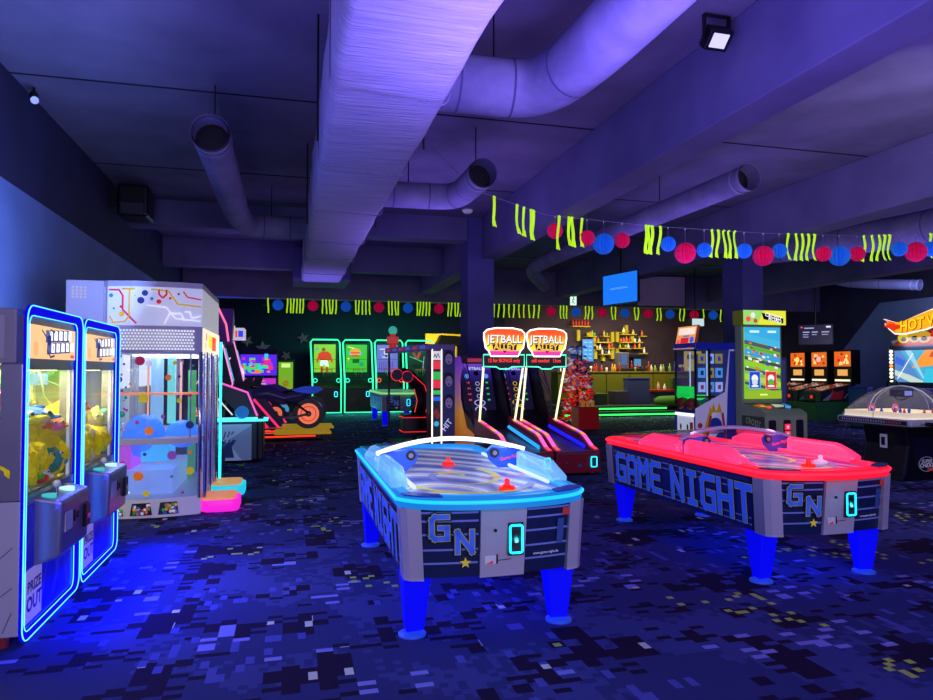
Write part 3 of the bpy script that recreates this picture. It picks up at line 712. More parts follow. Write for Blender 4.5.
    pc.rect(.5, .08, .85, .24, E('#ffe020', 1)); pc.rect(.85, .06, 1.3, .23, E('#ff2818', 1)); pc.disc(.25, .2, .05, E('#ff5060', .9)); pc.disc(.15, .1, .04, E('#f0c020', .9)); mb.build('front_sign', t)
    mb = MB()
    for x in (-hw + .1, -.35, .3): mb.cyl((x, -.03, .18), (x, -.03, 1.8), .022, CHROME)
    for x in (-.62, -.05): mb.box(x, x + .12, -.03, -.006, .2, 1.75, M('#8a60d0', .4, em=.35))
    mb.box(-.3, .28, .2, .22, .3, 1.6, M('#50c060', .5, em=.35)); mb.build('front_frame', t)
    mb = MB(); mb.cyl((hw + .0, -.035, .05), (hw, -.035, 1.98), .014, E('#20e8e8', 5), n=8); mb.cyl((-hw + .26, -.02, .2), (-hw + .26, -.02, 1.76), .008, E('#a060ff', 3), n=8); mb.build('neon_tube', t)
    mb = MB()
    for k in range(4):
        for q in range(4): mb.cyl((-hw + .02, 1.18 + k * .04, 2.38 + q * .035), (-hw - .005, 1.18 + k * .04, 2.38 + q * .035), .013, E('#d8d8f0', .6), n=8)
    mb.build('speaker_holes', t)
    for x0, x1, c, top in ((-.88, -.36, '#ff20e0', '#ff9a60'), (.12, .62, '#20d0f0', '#f0b060')):
        mb = MB(); mb.prism(rrect(x0, x1, -.40, 0, .09), .02, .15, 'z', E(c, .85), smooth=True); mb.prism(rrect(x0, x1, -.36, 0, .09), .15, .18, 'z', M(top, .5, em=.45)); 
        mb.build('step', t, bevel=.015, label='glowing pink step' if x0 < 0 else 'glowing teal step')
    return t
drop_machine()

# ------------------------------------------------------------------ air hockey tables
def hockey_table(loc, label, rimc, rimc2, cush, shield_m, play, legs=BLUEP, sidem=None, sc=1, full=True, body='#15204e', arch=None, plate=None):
    t = thing('air_hockey_table', label, 'air hockey table', loc, 0, 'air hockey tables'); t.scale = (sc, sc, sc)
    W = .575; L = 2.62; zb, zt = .385, .80
    def bow(x, a, w=W): return -a * (1 - (x / w) ** 2)
    def outline(w, y0, y1, a, n=14, r=.0):
        xs = [-w * math.cos(PI * k / n) for k in range(n + 1)]; rc = .10 if a > .1 else 0
        f = [(x, y0 + bow(x, a, w) + rc * abs(x / w) ** 9) for x in xs]
        b = [(-x, y1 - bow(x, a, w) - rc * abs(x / w) ** 9) for x in xs]
        return f + b
    navy = M(body, .35, em=.05)
    mb = MB(); oo = outline(W - .035, .05, L - .05, .06); ot = outline(W - .01, .03, L - .03, .09)
    n = len(oo); mb.add([(x, y, zb) for x, y in oo] + [(x, y, zt) for x, y in ot], [tuple(range(n))[::-1], tuple(range(n, 2 * n))] + [(k, (k + 1) % n, n + (k + 1) % n, n + k) for k in range(n)], navy)
    mb.build('cabinet', t)
    # front artwork follows the bow: chords
    def fp(x, z, push=.004):
        k = (z - zb) / (zt - zb); w = W - .035 + .025 * k; return V((x * w / W, .05 - .02 * k + bow(x * w / W, .06 + .03 * k, w) - push, z))
    stripe = M('#6a78c8', .4, em=.12)
    def stripes(x0, x1, mbx):
        for z in (.47, .55, .64, .72, .77):
            for q in range(6):
                a = x0 + (x1 - x0) * q / 6; b = x0 + (x1 - x0) * (q + 1) / 6
                mbx.add([fp(a, z - .006, .003), fp(b, z - .006, .003), fp(b, z + .006, .003), fp(a, z + .006, .003)], [(0, 1, 2, 3)], stripe)
    mb = MB(); stripes(-.5, -.13, mb); stripes(.18, .52, mb)
    c = fp(-.285, .6, .012); tx = (fp(-.2, .6) - fp(-.45, .6)).normalized(); pc = Pic(mb, c, tx, fp(-.285, .75) - fp(-.285, .45))
    dk, ol, fl = M('#0a0e28', .5), M('#a8b068', .5, em=.1), M('#3c64d8', .5, em=.25)
    for th, m_ in ((.052, dk), (.037, ol), (.028, fl)):
        pc.glyphs('G', -.125, .02, .13, .09, 0, m_, th)
    for th, m_ in ((.048, dk), (.037, ol), (.028, fl)): pc.glyphs('N', .025, -.06, .12, .085, 0, m_, th)
    st = [(.07 + (.035 if k % 2 == 0 else .015) * math.sin(PI * k / 5), -.125 + (.035 if k % 2 == 0 else .015) * math.cos(PI * k / 5)) for k in range(10)]
    pc.poly(st, M('#c8b830', .5, em=.3))
    c = fp(.32, .6, .012); tx = (fp(.45, .6) - fp(.2, .6)).normalized(); pc = Pic(mb, c, tx, fp(.32, .75) - fp(.32, .45))
    pc.rect(.07, -.05, .115, .10, M('#3a58a0', .5)); pc.text('www.game-night.de', .0, -.1, .022, M('#c8d0f0', .5, em=.2), .01)
    pc.rect(.10, .12, .15, .165, M('#a03038' if full else '#ff6a20', .5, em=.3))
    mb.build('front_artwork', t)
    mb = MB()   # white coin door
    q = [fp(x, z, .022) for z in (zb - .005, zt) for x in (-.12, .17)]; r_ = [fp(x, z, -.01) for z in (zb - .005, zt) for x in (-.12, .17)]
    mb.add([q[0], q[1], q[3], q[2], r_[0], r_[1], r_[3], r_[2]], [(0, 1, 2, 3), (0, 4, 5, 1), (1, 5, 6, 2), (2, 6, 7, 3), (3, 7, 4, 0)], LGREY); mb.build('coin_door', t)
    mb = MB(); c = fp(-.03, .66, .023); mb.cyl(c, c + V((0, -.006, 0)), .01, BLACK); mb.build('lock', t)
    mb = MB(); c = fp(-.04, .48, .023); pc = Pic(mb, c, (1, 0, 0), (0, 0, 1)); pc.rect(-.05, -.02, .02, .03, WHITE); pc.poly([(-.045, -.018), (.0, -.018), (.0, .0)], M('#e02020', .5, em=.2)); pc.rect(.02, -.02, .03, .035, BLACK); pc.line([(.03, .0), (.11, .004)], .004, BLACK); mb.build('ticket_label', t)
    mb = MB(); c = fp(.10, .60, .024); pc = Pic(mb, c, (1, 0, 0), (0, 0, 1)); 
    mb.box(c.x - .045, c.x + .045, c.y - .02, c.y, .51, .70, DARK)
    g_ = E('#10d0ff', 2.6)
    mb.tube([(c.x + x, c.y - .022, z) for x, z in rrect(-.038, .038, .525, .685, .012, 2)], .007, g_, 6, True); mb.box(c.x - .018, c.x + .018, c.y - .026, c.y - .02, .57, .645, BLACK); mb.box(c.x - .01, c.x + .01, c.y - .028, c.y - .026, .585, .6, E('#90ffff', .9)); mb.build('coin_slot', t)
    # side panels with the big lettering
    for s in (-1, 1):
        mb = MB(); ux = (0, -1, 0) if s < 0 else (0, 1, 0)
        x0 = (W - .035) * s; x1 = (W - .01) * s; lean = V((x1 - x0, 0, zt - zb)).normalized()
        O = V((x0, L - .2 if s < 0 else .2, zb)); pc = Pic(mb, O, ux, lean, .002, .004); Lp = L - .4
        pc.rect(0, .0, Lp, .395, M('#141c78', .4, em=.12))  # emission here and on the letters stands in for blue neon spill
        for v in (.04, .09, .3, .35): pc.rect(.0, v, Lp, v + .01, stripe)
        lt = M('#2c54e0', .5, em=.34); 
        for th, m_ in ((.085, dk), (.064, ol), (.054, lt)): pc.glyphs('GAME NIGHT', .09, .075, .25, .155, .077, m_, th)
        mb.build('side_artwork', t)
    for sx, sy in ((-1, 0), (1, 0), (-1, 1), (1, 1)):
        mb = MB(); y = .0 if sy == 0 else L - .0; d = 1 if sy == 0 else -1
        P = [(sx * (W - .11), y - d * .022), (sx * (W - .03), y - d * .0), (sx * (W + .004), y + d * .035), (sx * (W + .005), y + d * .15), (sx * (W - .04), y + d * .15), (sx * (W - .11), y + d * .05)]
        if sx * d < 0: P = P[::-1]
        mb.prism([(px * .955, py + (.01 * d)) for px, py in P], zb - .005, zb + .01, 'z', LGREY)
        n = len(P); mb.add([(px * .955, py + .012 * d, zb) for px, py in P] + [(px, py, zt) for px, py in P], [tuple(range(n))[::-1], tuple(range(n, 2 * n))] + [(k, (k + 1) % n, n + (k + 1) % n, n + k) for k in range(n)], M('#b4b0c4', .4, .1))
        mb.build('corner_post', t)
    # legs
    for sx in (-1, 1):
        for y in (.2, L - .26):
            lg = MB(); ytop = y; yb_ = y
            a = sx * (W - .08); b = sx * (W - .10)
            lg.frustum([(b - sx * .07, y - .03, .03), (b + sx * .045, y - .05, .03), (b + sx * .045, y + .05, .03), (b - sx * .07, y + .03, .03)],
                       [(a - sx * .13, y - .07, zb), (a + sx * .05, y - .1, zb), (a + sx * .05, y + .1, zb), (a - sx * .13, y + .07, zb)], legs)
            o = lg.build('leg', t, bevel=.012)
            ft = MB(); ft.lathe([(.001, 0), (.085, 0), (.085, .012), (.05, .025), (.02, .035), (.02, .05)], M('#2850d8', .4, em=.3), (b, y, 0), 24); ft.build('foot_pad', o)  # emission puts the underglow into the pad colour
    # rim and playfield
    mb = MB(); a = outline(W + .012, -.01, L + .01, .15, 20); b = outline(W - .045, .06, L - .06, .14, 20); n = len(a)
    vs = [(x, y, .80) for x, y in a] + [(x, y, .865) for x, y in a] + [(x, y, .87) for x, y in b] + [(x, y, .80) for x, y in b]
    vs += [(x * 1.012, y, .832) for x, y in a]
    fs = []
    for k in range(n):
        j = (k + 1) % n; fs += [(k, j, 4 * n + j, 4 * n + k), (4 * n + k, 4 * n + j, n + j, n + k), (n + k, n + j, 2 * n + j, 2 * n + k), (2 * n + k, 2 * n + j, 3 * n + j, 3 * n + k)]
    mb.add(vs, fs, rimc, True); mb.build('rim', t)
    mb = MB(); e1 = outline(W + .018, -.015, L + .015, .15, 20); mb.tube([(x, y, .845) for x, y in e1], .012, rimc2, 6, True); mb.build('rim_light', t)
    mb = MB(); b2 = outline(W - .04, .06, L - .06, .14, 20); n = len(b2); mb.add([(x, y, .835) for x, y in b2], [tuple(range(n))], play); mb.build('playfield', t)
    mb = MB(); sw = M('#d8d070' , .4, em=.25); pc = Pic(mb, (-.04, .86, .836), (1, 0, 0), (0, 1, 0), .0006, .0006)
    P = []
    for k in range(44):
        th = k * .28; r_ = .06 + k * .0105; P.append((r_ * math.cos(th), r_ * 1.5 * math.sin(th)))
    for k, (p0, p1) in enumerate(zip(P[:-1], P[1:])):
        pc.line([p0, p1], .012 + .05 * abs(math.sin(k * .2)), sw if k % 16 < 9 else M('#8890c8', .4, em=.2), ext=.2); pc.k -= .0005
    pc.nx(); pc.line([(-.48, .5), (.55, .5)], .012, M('#4048b8', .4, em=.2))
    pc.text('Game Night', .34, -.1, .085, M('#e04878', .4, em=.35), .01, .2, rot=.3); mb.build('playfield_print', t)
    mb = MB(); ci = outline(W - .05, .075, L - .075, .14, 20)
    mb.tube([(x * .985, y, .855) for x, y in ci], .022, cush, 6, True); mb.build('cushion', t)
    if not full: return t
    for s in (-1, 1):
        mb = MB(); mb.prism([(s * .35, -.085), (s * .46, -.045), (s * (W - .02), .03), (s * (W - .01), .1), (s * .5, .1), (s * .35, .0)][::s], .868, .876, 'z', M('#1838a8' if arch is None else '#182868', .4, em=.2)); mb.build('corner_cap', t)
    # raised clear shields over the long sides
    for s in (-1, 1):
        for y0, y1 in ((.32, 1.05), (1.12, 1.85)):
            mb = MB(); rows = []
            for k in range(9):
                y = y0 + (y1 - y0) * k / 8; h = .125 * (min(1, (k + .6) / 2.2) if y0 < .5 else min(1, (8.6 - k) / 2.2)); h = max(h, .05)
                rows.append([(s * (W + .01), y, .865), (s * (W + .012), y, .865 + h * .6), (s * (W - .01), y, .865 + h * .9), (s * (W - .05), y, .865 + h), (s * (W - .09), y, .865 + h * .85), (s * (W - .09), y, .865)])
            nn = 6; vs = [p for r in rows for p in r]; fs = []
            for k in range(8):
                for q in range(nn - 1): fs.append((k * nn + q, (k + 1) * nn + q, (k + 1) * nn + q + 1, k * nn + q + 1))
            fs += [tuple(range(nn)), tuple(range(8 * nn, 9 * nn))]
            mb.add(vs, fs, shield_m, True); mb.build('side_shield', t)
    for s in (-1, 1):
        mb = MB(); mb.tube([(s * (W - .13), .3, .868), (s * (W - .13), 1.85, .868)], .014, E('#d8ecff', 1.0) if arch is None else M('#ff4070', .4, em=.9), 6); mb.build('side_light', t)
    for s in (-1, 1):
        mb = MB(); pl = [(s * (W - .02), .85), (s * (W - .02), .98), (s * (W - .10), 1.0), (s * (W - .27), 1.01), (s * (W - .31), .97), (s * (W - .29), .91), (s * (W - .22), .85)]
        pl_old = [(s * (W - .01), .87), (s * (W - .01), 1.0), (s * (W - .12), 1.01), (s * (W - .24), .99), (s * (W - .28), .94), (s * (W - .27), .9), (s * (W - .2), .87)]
        mb.prism(pl, 1.11, 1.13, 'y', plate or M('#1c50c8', .35, em=.35)); o = mb.build('end_plate', t, bevel=.006)
        mb = MB(); mb.cyl((s * (W - .25), 1.098, .965), (s * (W - .25), 1.11, .965), .036, DARK, n=20); mb.cyl((s * (W - .25), 1.094, .965), (s * (W - .25), 1.099, .965), .018, GREY, n=16); mb.build('speaker', o)
        if s > 0:
            mb = MB(); pc = Pic(mb, (W - .12, 1.11, .93), (1, 0, 0), (0, 0, 1)); pc.text('Game Night', 0, 0, .036, M('#ff4060', .4, em=.6), .01, .2, rot=.2); mb.build('plate_lettering', o)
    P = []
    for k in range(25):
        a = PI * k / 24; xx = -(W - .0) * math.cos(a); P.append((xx, 1.12 + .12 * (1 - (xx / W) ** 2), .985 + .085 * (1 - (xx / W) ** 2)))
    mb = MB(); am = arch or E('#f4f8ff', 1.7)
    mb.tube(P, .017, am, 8); mb.build('arch_bar', t)
    mb = MB(); mb.strip([(x * .98, L - .1 + .13 * (1 - (x / W) ** 2), .885 + .03 * (1 - (x / W) ** 2)) for x, y, z in P], [(x * .99, y, z - .01) for x, y, z in P], glass('#a8a8c8', .4, .10)); mb.build('end_hood', t)
    return t
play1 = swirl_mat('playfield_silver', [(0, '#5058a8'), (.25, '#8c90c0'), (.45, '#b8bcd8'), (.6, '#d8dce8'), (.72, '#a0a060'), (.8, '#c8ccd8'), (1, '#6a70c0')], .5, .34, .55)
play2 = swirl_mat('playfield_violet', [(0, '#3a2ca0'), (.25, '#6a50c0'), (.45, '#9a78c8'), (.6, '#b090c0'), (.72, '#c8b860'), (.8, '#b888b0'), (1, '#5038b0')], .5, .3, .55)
sh1 = glass('#c8ecff', .5, .3, '#78c0ff', .34)
sh2 = glass('#ff90b0', .3, .5, '#ff2858', .75)
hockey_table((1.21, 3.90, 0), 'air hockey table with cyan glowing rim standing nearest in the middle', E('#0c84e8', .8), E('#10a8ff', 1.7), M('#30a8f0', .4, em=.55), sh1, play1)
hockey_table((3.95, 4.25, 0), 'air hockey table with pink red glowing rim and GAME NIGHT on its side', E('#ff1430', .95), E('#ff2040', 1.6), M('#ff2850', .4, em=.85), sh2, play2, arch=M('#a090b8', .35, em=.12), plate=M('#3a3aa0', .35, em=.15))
hockey_table((3.2, 19.2, 0), 'small air hockey table with pale green top near the lit basketball machines', M('#8adf90', .4, em=.35), E('#a8ffa0', .8), M('#70c890', .4, em=.3), sh1, swirl_mat('playfield_green', [(0, '#50b078'), (.5, '#a0e090'), (1, '#60a080')], .5, .2), sc=1.12, full=False)

def mallet(loc, label, c='#ff2010', e=.75):
    t = thing('air_hockey_mallet', label, 'mallet', loc)
    m_ = M(c, .35, em=e)
    mb = MB(); mb.lathe([(.001, 0), (.052, 0), (.054, .012), (.05, .022), (.042, .02), (.03, .012)], m_, n=26); mb.build('base_disc', t)
    mb = MB(); mb.lathe([(.022, .01), (.02, .03), (.016, .042), (.019, .056), (.012, .066), (.001, .068)], m_, n=18); mb.build('knob', t)
    return t
mallet((1.36, 4.16, .838), 'red mallet near the front edge of the cyan rimmed table')
mallet((1.24, 5.3, .838), 'red mallet at the far end of the cyan rimmed table')
mallet((3.98, 4.52, .838), 'red mallet near the front edge of the pink rimmed table')
o = mallet((4.22, 4.66, .838), 'white mallet beside the red one on the pink rimmed table', '#f0c8e0', .4)
mb = MB(); mb.cyl((0, 0, 0), (0, 0, .006), .032, E('#ff5a90', .8), n=20); tag(mb.build('air_hockey_puck', loc=(3.92, 5.05, .84)), 'flat pink puck lying on the pink rimmed table', 'puck')
# power cable
mb = MB(); mb.tube([(1.3, 4.35, .4), (1.32, 4.33, .33), (1.36, 4.36, .3), (1.4, 4.4, .36), (1.42, 4.5, .41)], .006, BLACK, 6)
mb.build('power_cable', bpy.data.objects['air_hockey_table'], loc=(-1.21, -3.93, 0))

# ------------------------------------------------------------------ lane rolling games
def lane_game(loc, label, left_side, led):
    t = thing('ball_rolling_game', label, 'arcade machine', loc, 0, 'ball rolling lane games'); W = .36
    red = M('#8a1428', .4, em=.06)
    mb = MB(); mb.box(-W, W, 0, .06, .04, .34, red); mb.prism([(.06, .04), (3.3, .04), (3.3, .5), (1.9, .5), (.06, .3)], -W, W, 'x', M('#241018', .5)); mb.build('cabinet', t, bevel=.008)
    mb = MB(); mb.box(.2, .29, -.012, 0, .14, .27, DARK); mb.tube([(x, -.014, z) for x, z in rrect(.2, .29, .13, .28, .012, 2)], .009, E('#18e0ff', 2.2), 6, True); mb.box(.235, .255, -.02, -.012, .17, .24, GREY)
    mb.build('coin_slot', t)
    mb = MB(); mb.box(-.02, .05, -.006, 0, .13, .18, GREY); mb.cyl((-.2, -.006, .2), (-.2, 0, .2), .012, GREY); mb.build('lock_plate', t)
    mb = MB(); mb.prism([(.02, .345), (.5, .36), (1.9, .505), (1.9, .52), (.5, .38), (.02, .36)], -W + .1, W - .1, 'x', M('#5a5560', .3)); mb.build('lane', t)
    for s in (-1, 1):
        mb = MB(); x0, x1 = (-W, -W + .1) if s < 0 else (W - .1, W)
        prof = [(.02, .3), (.02, .37), (.2, .40), (.5, .55), (.62, .585), (1.75, .72), (1.9, .78), (1.9, .4)]
        mb.prism(prof, x0, x1, 'x', M('#7a1838', .4, em=.05)); o = mb.build('side_rail', t, bevel=.006)
        mb = MB(); top = [(.04, .385), (.2, .42), (.5, .57), (.62, .60), (1.75, .735)]
        cs = ['#ff4060', '#ff60c0', '#ff9a50', '#e070ff', '#ffb060', '#ff70b0']; 
        for k in range(4):
            (a, za), (b, zb) = top[k], top[k + 1]
            n = 1 if k < 3 else 6
            for q in range(n):
                ya, yb_ = a + (b - a) * q / n, a + (b - a) * (q + 1) / n; va, vb = za + (zb - za) * q / n, za + (zb - za) * (q + 1) / n
                mb.add([(x0 + .015, ya, va + .004), (x1 - .015, ya, va + .004), (x1 - .015, yb_, vb + .004), (x0 + .015, yb_, vb + .004)], [(0, 1, 2, 3)], M(cs[(k + q) % 6], .4, em=1.0))
        mb.build('lit_rail_top', o)
        mb = MB(); xi = x1 + .003 if s < 0 else x0 - .003
        mb.tube([(xi, .35, .40), (xi, 1.85, .60)], .03, E(led, 1.2), 8); mb.build('rail_light', t)
    # ball ramp + target board
    mb = MB(); mb.prism([(1.85, .4), (1.85, .55), (2.3, .72), (3.3, 1.0), (3.3, .4)], -W + .02, W - .02, 'x', M('#1c1424', .4)); mb.build('ball_ramp', t)
    mb = MB(); mb.add([(-W + .05, 2.7, .75), (W - .05, 2.7, .75), (W - .05, 3.2, 1.72), (-W + .05, 3.2, 1.72)], [(0, 1, 2, 3)], grad_mat('board_purple', [(0, '#141024'), (.6, '#1c1440'), (.85, '#4028a0'), (1, '#9a60ff')], 2, .75, 1.75, .55))
    ux, uz = V((1, 0, 0)), V((0, .5, .97)).normalized(); pc = Pic(mb, (-W + .05, 2.7, .75), ux, uz)
    ring = M('#c8b030' if led != '#20a0ff' else '#a8a8d8', .4, em=.7); 
    for v in (.12, .26, .40, .54, .66):
        if v < .3:
            pc.line([(.31 + .1 * math.cos(a), v + .06 * math.sin(a)) for a in [2 * PI * k / 16 for k in range(16)]], .018, ring, True)
        else: pc.disc(.31, v, .045, ring, 14); pc.disc(.31, v, .03, BLACK, 14)
    pc.disc(.12, .82, .05, E('#60a0ff', .8)); pc.disc(.31, .88, .05, BLACK); pc.disc(.5, .82, .05, E('#60a0ff', .8)); pc.text('JETBALL', .31, .98, .09, E('#d0d8ff', .8), .02)
    for v in (.3, .42, .54, .66): pc.rect(.10, v, .16, v + .03, E('#ff5030', .7)); pc.rect(.47, v, .52, v + .03, E('#40ff80', .5))
    mb.build('target_board', t)
    mb = MB(); mb.box(-W, W, 2.75, 3.35, 1.72, 1.86, M('#3a1838', .4, em=.1)); pc = Pic(mb, (-W, 2.75, 1.72), (1, 0, 0), (0, 0, 1)); pc.rect(.1, .03, .4, .1, M('#c84060', .4, em=.4)); mb.box(-W, W, 3.25, 3.35, .4, 1.8, BLACK); mb.build('hood', t)
    for s in (-1, 1):
        mb = MB(); x = s * (W - .01)
        if s < 0 and left_side:
            mb.prism([(3.35, .04), (3.35, 1.86), (2.9, 1.86), (2.75, 1.7), (2.95, 1.4), (2.9, 1.05), (2.45, .55), (1.9, .48), (1.9, .04)], x - .02, x, 'x', grad_mat('side_gradient', [(0, '#c86018'), (.35, '#d09030'), (.6, '#b070a0'), (1, '#7a30d8')], 2, .2, 1.8, .4))
        else: mb.prism([(3.35, .04), (3.35, 1.8), (2.8, 1.8), (2.2, .9), (1.9, .5), (1.9, .04)], x - .01, x + .01, 'x', M('#2a1020', .5))
        o = mb.build('side_panel', t)
        mb = MB()
        for q in range(9):
            mb.tube([(x, 2.0 + q * .11, .62 + q * .06), (x, 2.3 + q * .07, 1.0 + q * .085)], .006, M('#38324a', .6), 4); mb.tube([(x, 2.05 + q * .1, 1.25 - q * .05), (x, 2.75, 1.7 - q * .1)], .006, M('#38324a', .6), 4)
        mb.tube([(x, 1.95, .6), (x, 2.0, 1.1), (x, 2.45, 1.7), (x, 2.78, 1.84)], .012, M('#48305a', .5), 6); mb.build('side_net', t)
    # lit posts, display, sign
    for s in (-1, 1):
        mb = MB(); mb.tube([(s * (W - .04), 1.72, .70), (s * (W - .01), 1.36, 1.66)], .019, E('#fff2c0', 1.5), 8); mb.build('lit_post', t)
    mb = MB(); mb.box(-W, W, 1.33, 1.42, 1.64, 1.86, M('#0a2a1c', .4)); q = rrect(-W, W, 1.64, 1.86, .02, 2)
    q = [(-W, 1.86), (W, 1.86), (W, 1.66), (.14, 1.655), (.08, 1.62), (-.08, 1.62), (-.14, 1.655), (-W, 1.66)]
    mb.tube([(x, 1.325, z) for x, z in q], .011, E('#58ffd0', 1.5), 6, True); o = mb.build('score_display', t)
    mb = MB(); pc = Pic(mb, (-W, 1.33, 1.64), (1, 0, 0), (0, 0, 1)); pc.text('12 for BONUS only' if left_side else 'still needed   13cm', .36, .12, .088, E('#ff3018', 1.3), .02, sx=.8); mb.build('display_text', o)
    P = [(-.36, 2.2), (-.355, 2.28), (-.30, 2.33), (-.15, 2.36), (.15, 2.36), (.30, 2.33), (.355, 2.28), (.36, 2.2), (.33, 2.03), (.28, 1.98), (.24, 1.89), (-.24, 1.89), (-.28, 1.98), (-.33, 2.03)]
    P = [(x, z - .055) for x, z in P]; mb = MB(); mb.prism(P, 1.31, 1.38, 'y', DARK); mb.prism([(x * .98, (z - 2.065) * .98 + 2.065) for x, z in P], 1.295, 1.31, 'y', grad_mat('sign_gradient', [(0, '#ff3090'), (.18, '#ff3a98'), (.24, '#ffe040'), (.5, '#ffc020'), (.75, '#ff5a10'), (1, '#ff3a08')], 2, 1.825, 2.315, 1.0))
    mb.tube([(x, 1.3, z) for x, z in P], .014, E('#fff4e0', 2.2), 6, True); o = mb.build('sign', t)
    mb = MB(); pc = Pic(mb, (0, 1.293, 2.065), (1, 0, 0), (0, 0, 1)); pc.text('JETBALL', .008, .04, .185, M('#20182c', .5), .05, sx=.92); pc.text('JETBALL', 0, .05, .185, E('#fff8f0', 1), .02, sx=.92)
    pc.poly([(-.2, -.13), (.2, -.13), (.22, -.03), (-.22, -.03)], M('#2a2030', .5)); pc.text('ALLEY', 0, -.078, .14, E('#ffc838', 1), .03); pc.poly([(-.04, -.14), (.04, -.14), (0, -.18)], M('#40203a', .5)); mb.build('sign_lettering', o)
    return t
lane_game((3.51, 9.56, 0), 'left ball rolling lane game with orange sign reading JETBALL ALLEY', True, '#20a0ff')
lane_game((4.27, 9.56, 0), 'right ball rolling lane game whose dark red front shows a cyan coin slot', False, '#1018ff')

# ------------------------------------------------------------------ ride booth behind the lane games
t = thing('ride_booth', 'tall booth with lit posts and blue poster of faces left of the lane games', 'arcade machine', (2.62, 12.5, 0))
mb = MB(); mb.box(-.02, .44, .06, .5, .04, 2.0, DARK); mb.build('cabinet', t, bevel=.01)
mb = MB(); mb.box(.0, .17, .03, .06, .04, 1.98, M('#101c30', .4, em=.2)); pc = Pic(mb, (0, .03, .04), (1, 0, 0), (0, 0, 1))
pc.rect(.01, 1.75, .16, 1.92, E('#f0e8ff', .7)); pc.line([(.03, 1.8), (.05, 1.86), (.08, 1.8), (.11, 1.87), (.14, 1.8)], .015, M('#603080', .5))
for v, c, s in ((1.58, '#ff2840', 'YES'), (1.38, '#28c850', 'GO'), (1.22, '#ff2040', 'UP'), (1.1, '#28d060', ''), (.98, '#2060ff', '')):
    pc.rect(.01, v, .16, v + (.15 if s else .08), E(c, .75)); 
pc.disc(.08, .55, .05, E('#40c8ff', .6)); pc.poly([(.02, .75), (.08, .85), (.15, .7), (.09, .62)], M('#902830', .5, em=.3)); mb.build('lit_panel', t)
mb = MB(); mb.box(.18, .44, .03, .06, .04, 2.08, M('#142060', .4, em=.25)); pc = Pic(mb, (.18, .03, .04), (1, 0, 0), (0, 0, 1))
sk, hr, bl = M('#7a6a9a', .6, em=.3), M('#10102c', .6), M('#2c48b0', .5, em=.3)
for v in (1.78, 1.36, .95):
    pc.disc(.14, v + .03, .095, hr, 16, .13); pc.disc(.14, v - .01, .07, sk, 16, .1); pc.rect(.10, v + .01, .13, v + .022, hr); pc.rect(.155, v + .01, .185, v + .022, hr); pc.disc(.14, v - .065, .025, hr, 10, .015)
pc.text('HIT', .10, .52, .15, M('#c8d0ff', .5, em=.45), .02, rot=.9); mb.build('face_poster', t)
for x in (-.005, .175):
    mb = MB(); mb.cyl((x, .01, .04), (x, .01, 2.0), .013, E('#ffe8d0', 1.8), n=8); mb.build('lit_post', t)
mb = MB(); mb.prism([(.44, 0), (.44, .4), (-.35, 2.9), (-.5, 2.9), (-.15, 0)], 1.98, 2.09, 'z', M('#503a80', .4, em=.2))
for k in range(6):
    a = k / 6; mb.tube([(-.15 - .35 * a, 2.9 * a, 2.035), (-.15 - .35 * (a + .08), 2.9 * (a + .08), 2.035)], .035, M('#b03058' if k % 2 else '#4060c8', .4, em=.5), 6)
mb.build('roof', t, bevel=.01)
mb = MB(); mb.box(-.45, -.41, 2.7, 2.75, .3, 1.98, DARK); mb.box(.3, .34, .5, .54, 0.04, 1.98, DARK); mb.build('rear_post', t)
mb = MB(); mb.cyl((-.38, 2.5, 2.09), (-.38, 2.5, 2.42), .09, M('#c83020', .4, em=.5), .06, n=12); mb.sph((-.38, 2.5, 2.48), .10, M('#40c8b0', .4, em=.5), 12, 8); mb.box(-.5, -.26, 2.42, 2.6, 2.2, 2.34, M('#d84030', .4, em=.4)); mb.build('roof_figure', t)
mb = MB(); mb.box(-.45, .3, .5, 2.8, 0, .06, M('#101018', .5)); mb.build('platform', t)
t = thing('motion_seat', 'black curved motion seat with red edge lights beside the lit booth', 'seat', (2.62, 14.4, .0))
mb = MB(); mb.box(-.27, .27, -.25, .3, .22, .66, BLACK); mb.cyl((0, 0, 0.06), (0, 0, .25), .05, BLACK); mb.box(-.16, .16, -.16, .16, .06, .1, BLACK); mb.build('seat_base', t, bevel=.02)
mb = MB(); rl = E('#ff2030', 1.1)
for z in (.3, .6): mb.tube([(-.28, .3, z), (-.28, -.26, z), (.28, -.26, z), (.28, .3, z)], .008, rl, 5)
mb.build('edge_light', t)
mb = MB(); mb.tube([(.08, .05, .6), (.18, .0, .95), (.10, -.05, 1.25), (-.14, -.1, 1.48), (-.3, -.12, 1.56)], [.17, .15, .14, .13, .11], M('#14101c', .4), 14); mb.build('backrest', t)
mb = MB(); mb.tube([(.22, -.16, .7), (.28, -.16, 1.0), (.18, -.2, 1.28), (-.1, -.24, 1.52)], .008, rl, 5); mb.tube([(-.02, -.14, .7), (.03, -.17, .95), (-.04, -.2, 1.2)], .008, E('#ff6040', .8), 5); mb.build('back_light', t)
for k, x in enumerate((-.42, -.2)):
    mb = MB(); mb.cyl((x, -.25, 1.5 - k * .04), (x + .04, -.1, 1.5 - k * .04), .12, M('#100c18', .4), n=18); mb.tube([(x + .12 * math.cos(a), -.25, 1.5 - k * .04 + .12 * math.sin(a)) for a in [2 * PI * q / 18 for q in range(18)]], .008, rl, 5, True); mb.build('head_cushion', t)

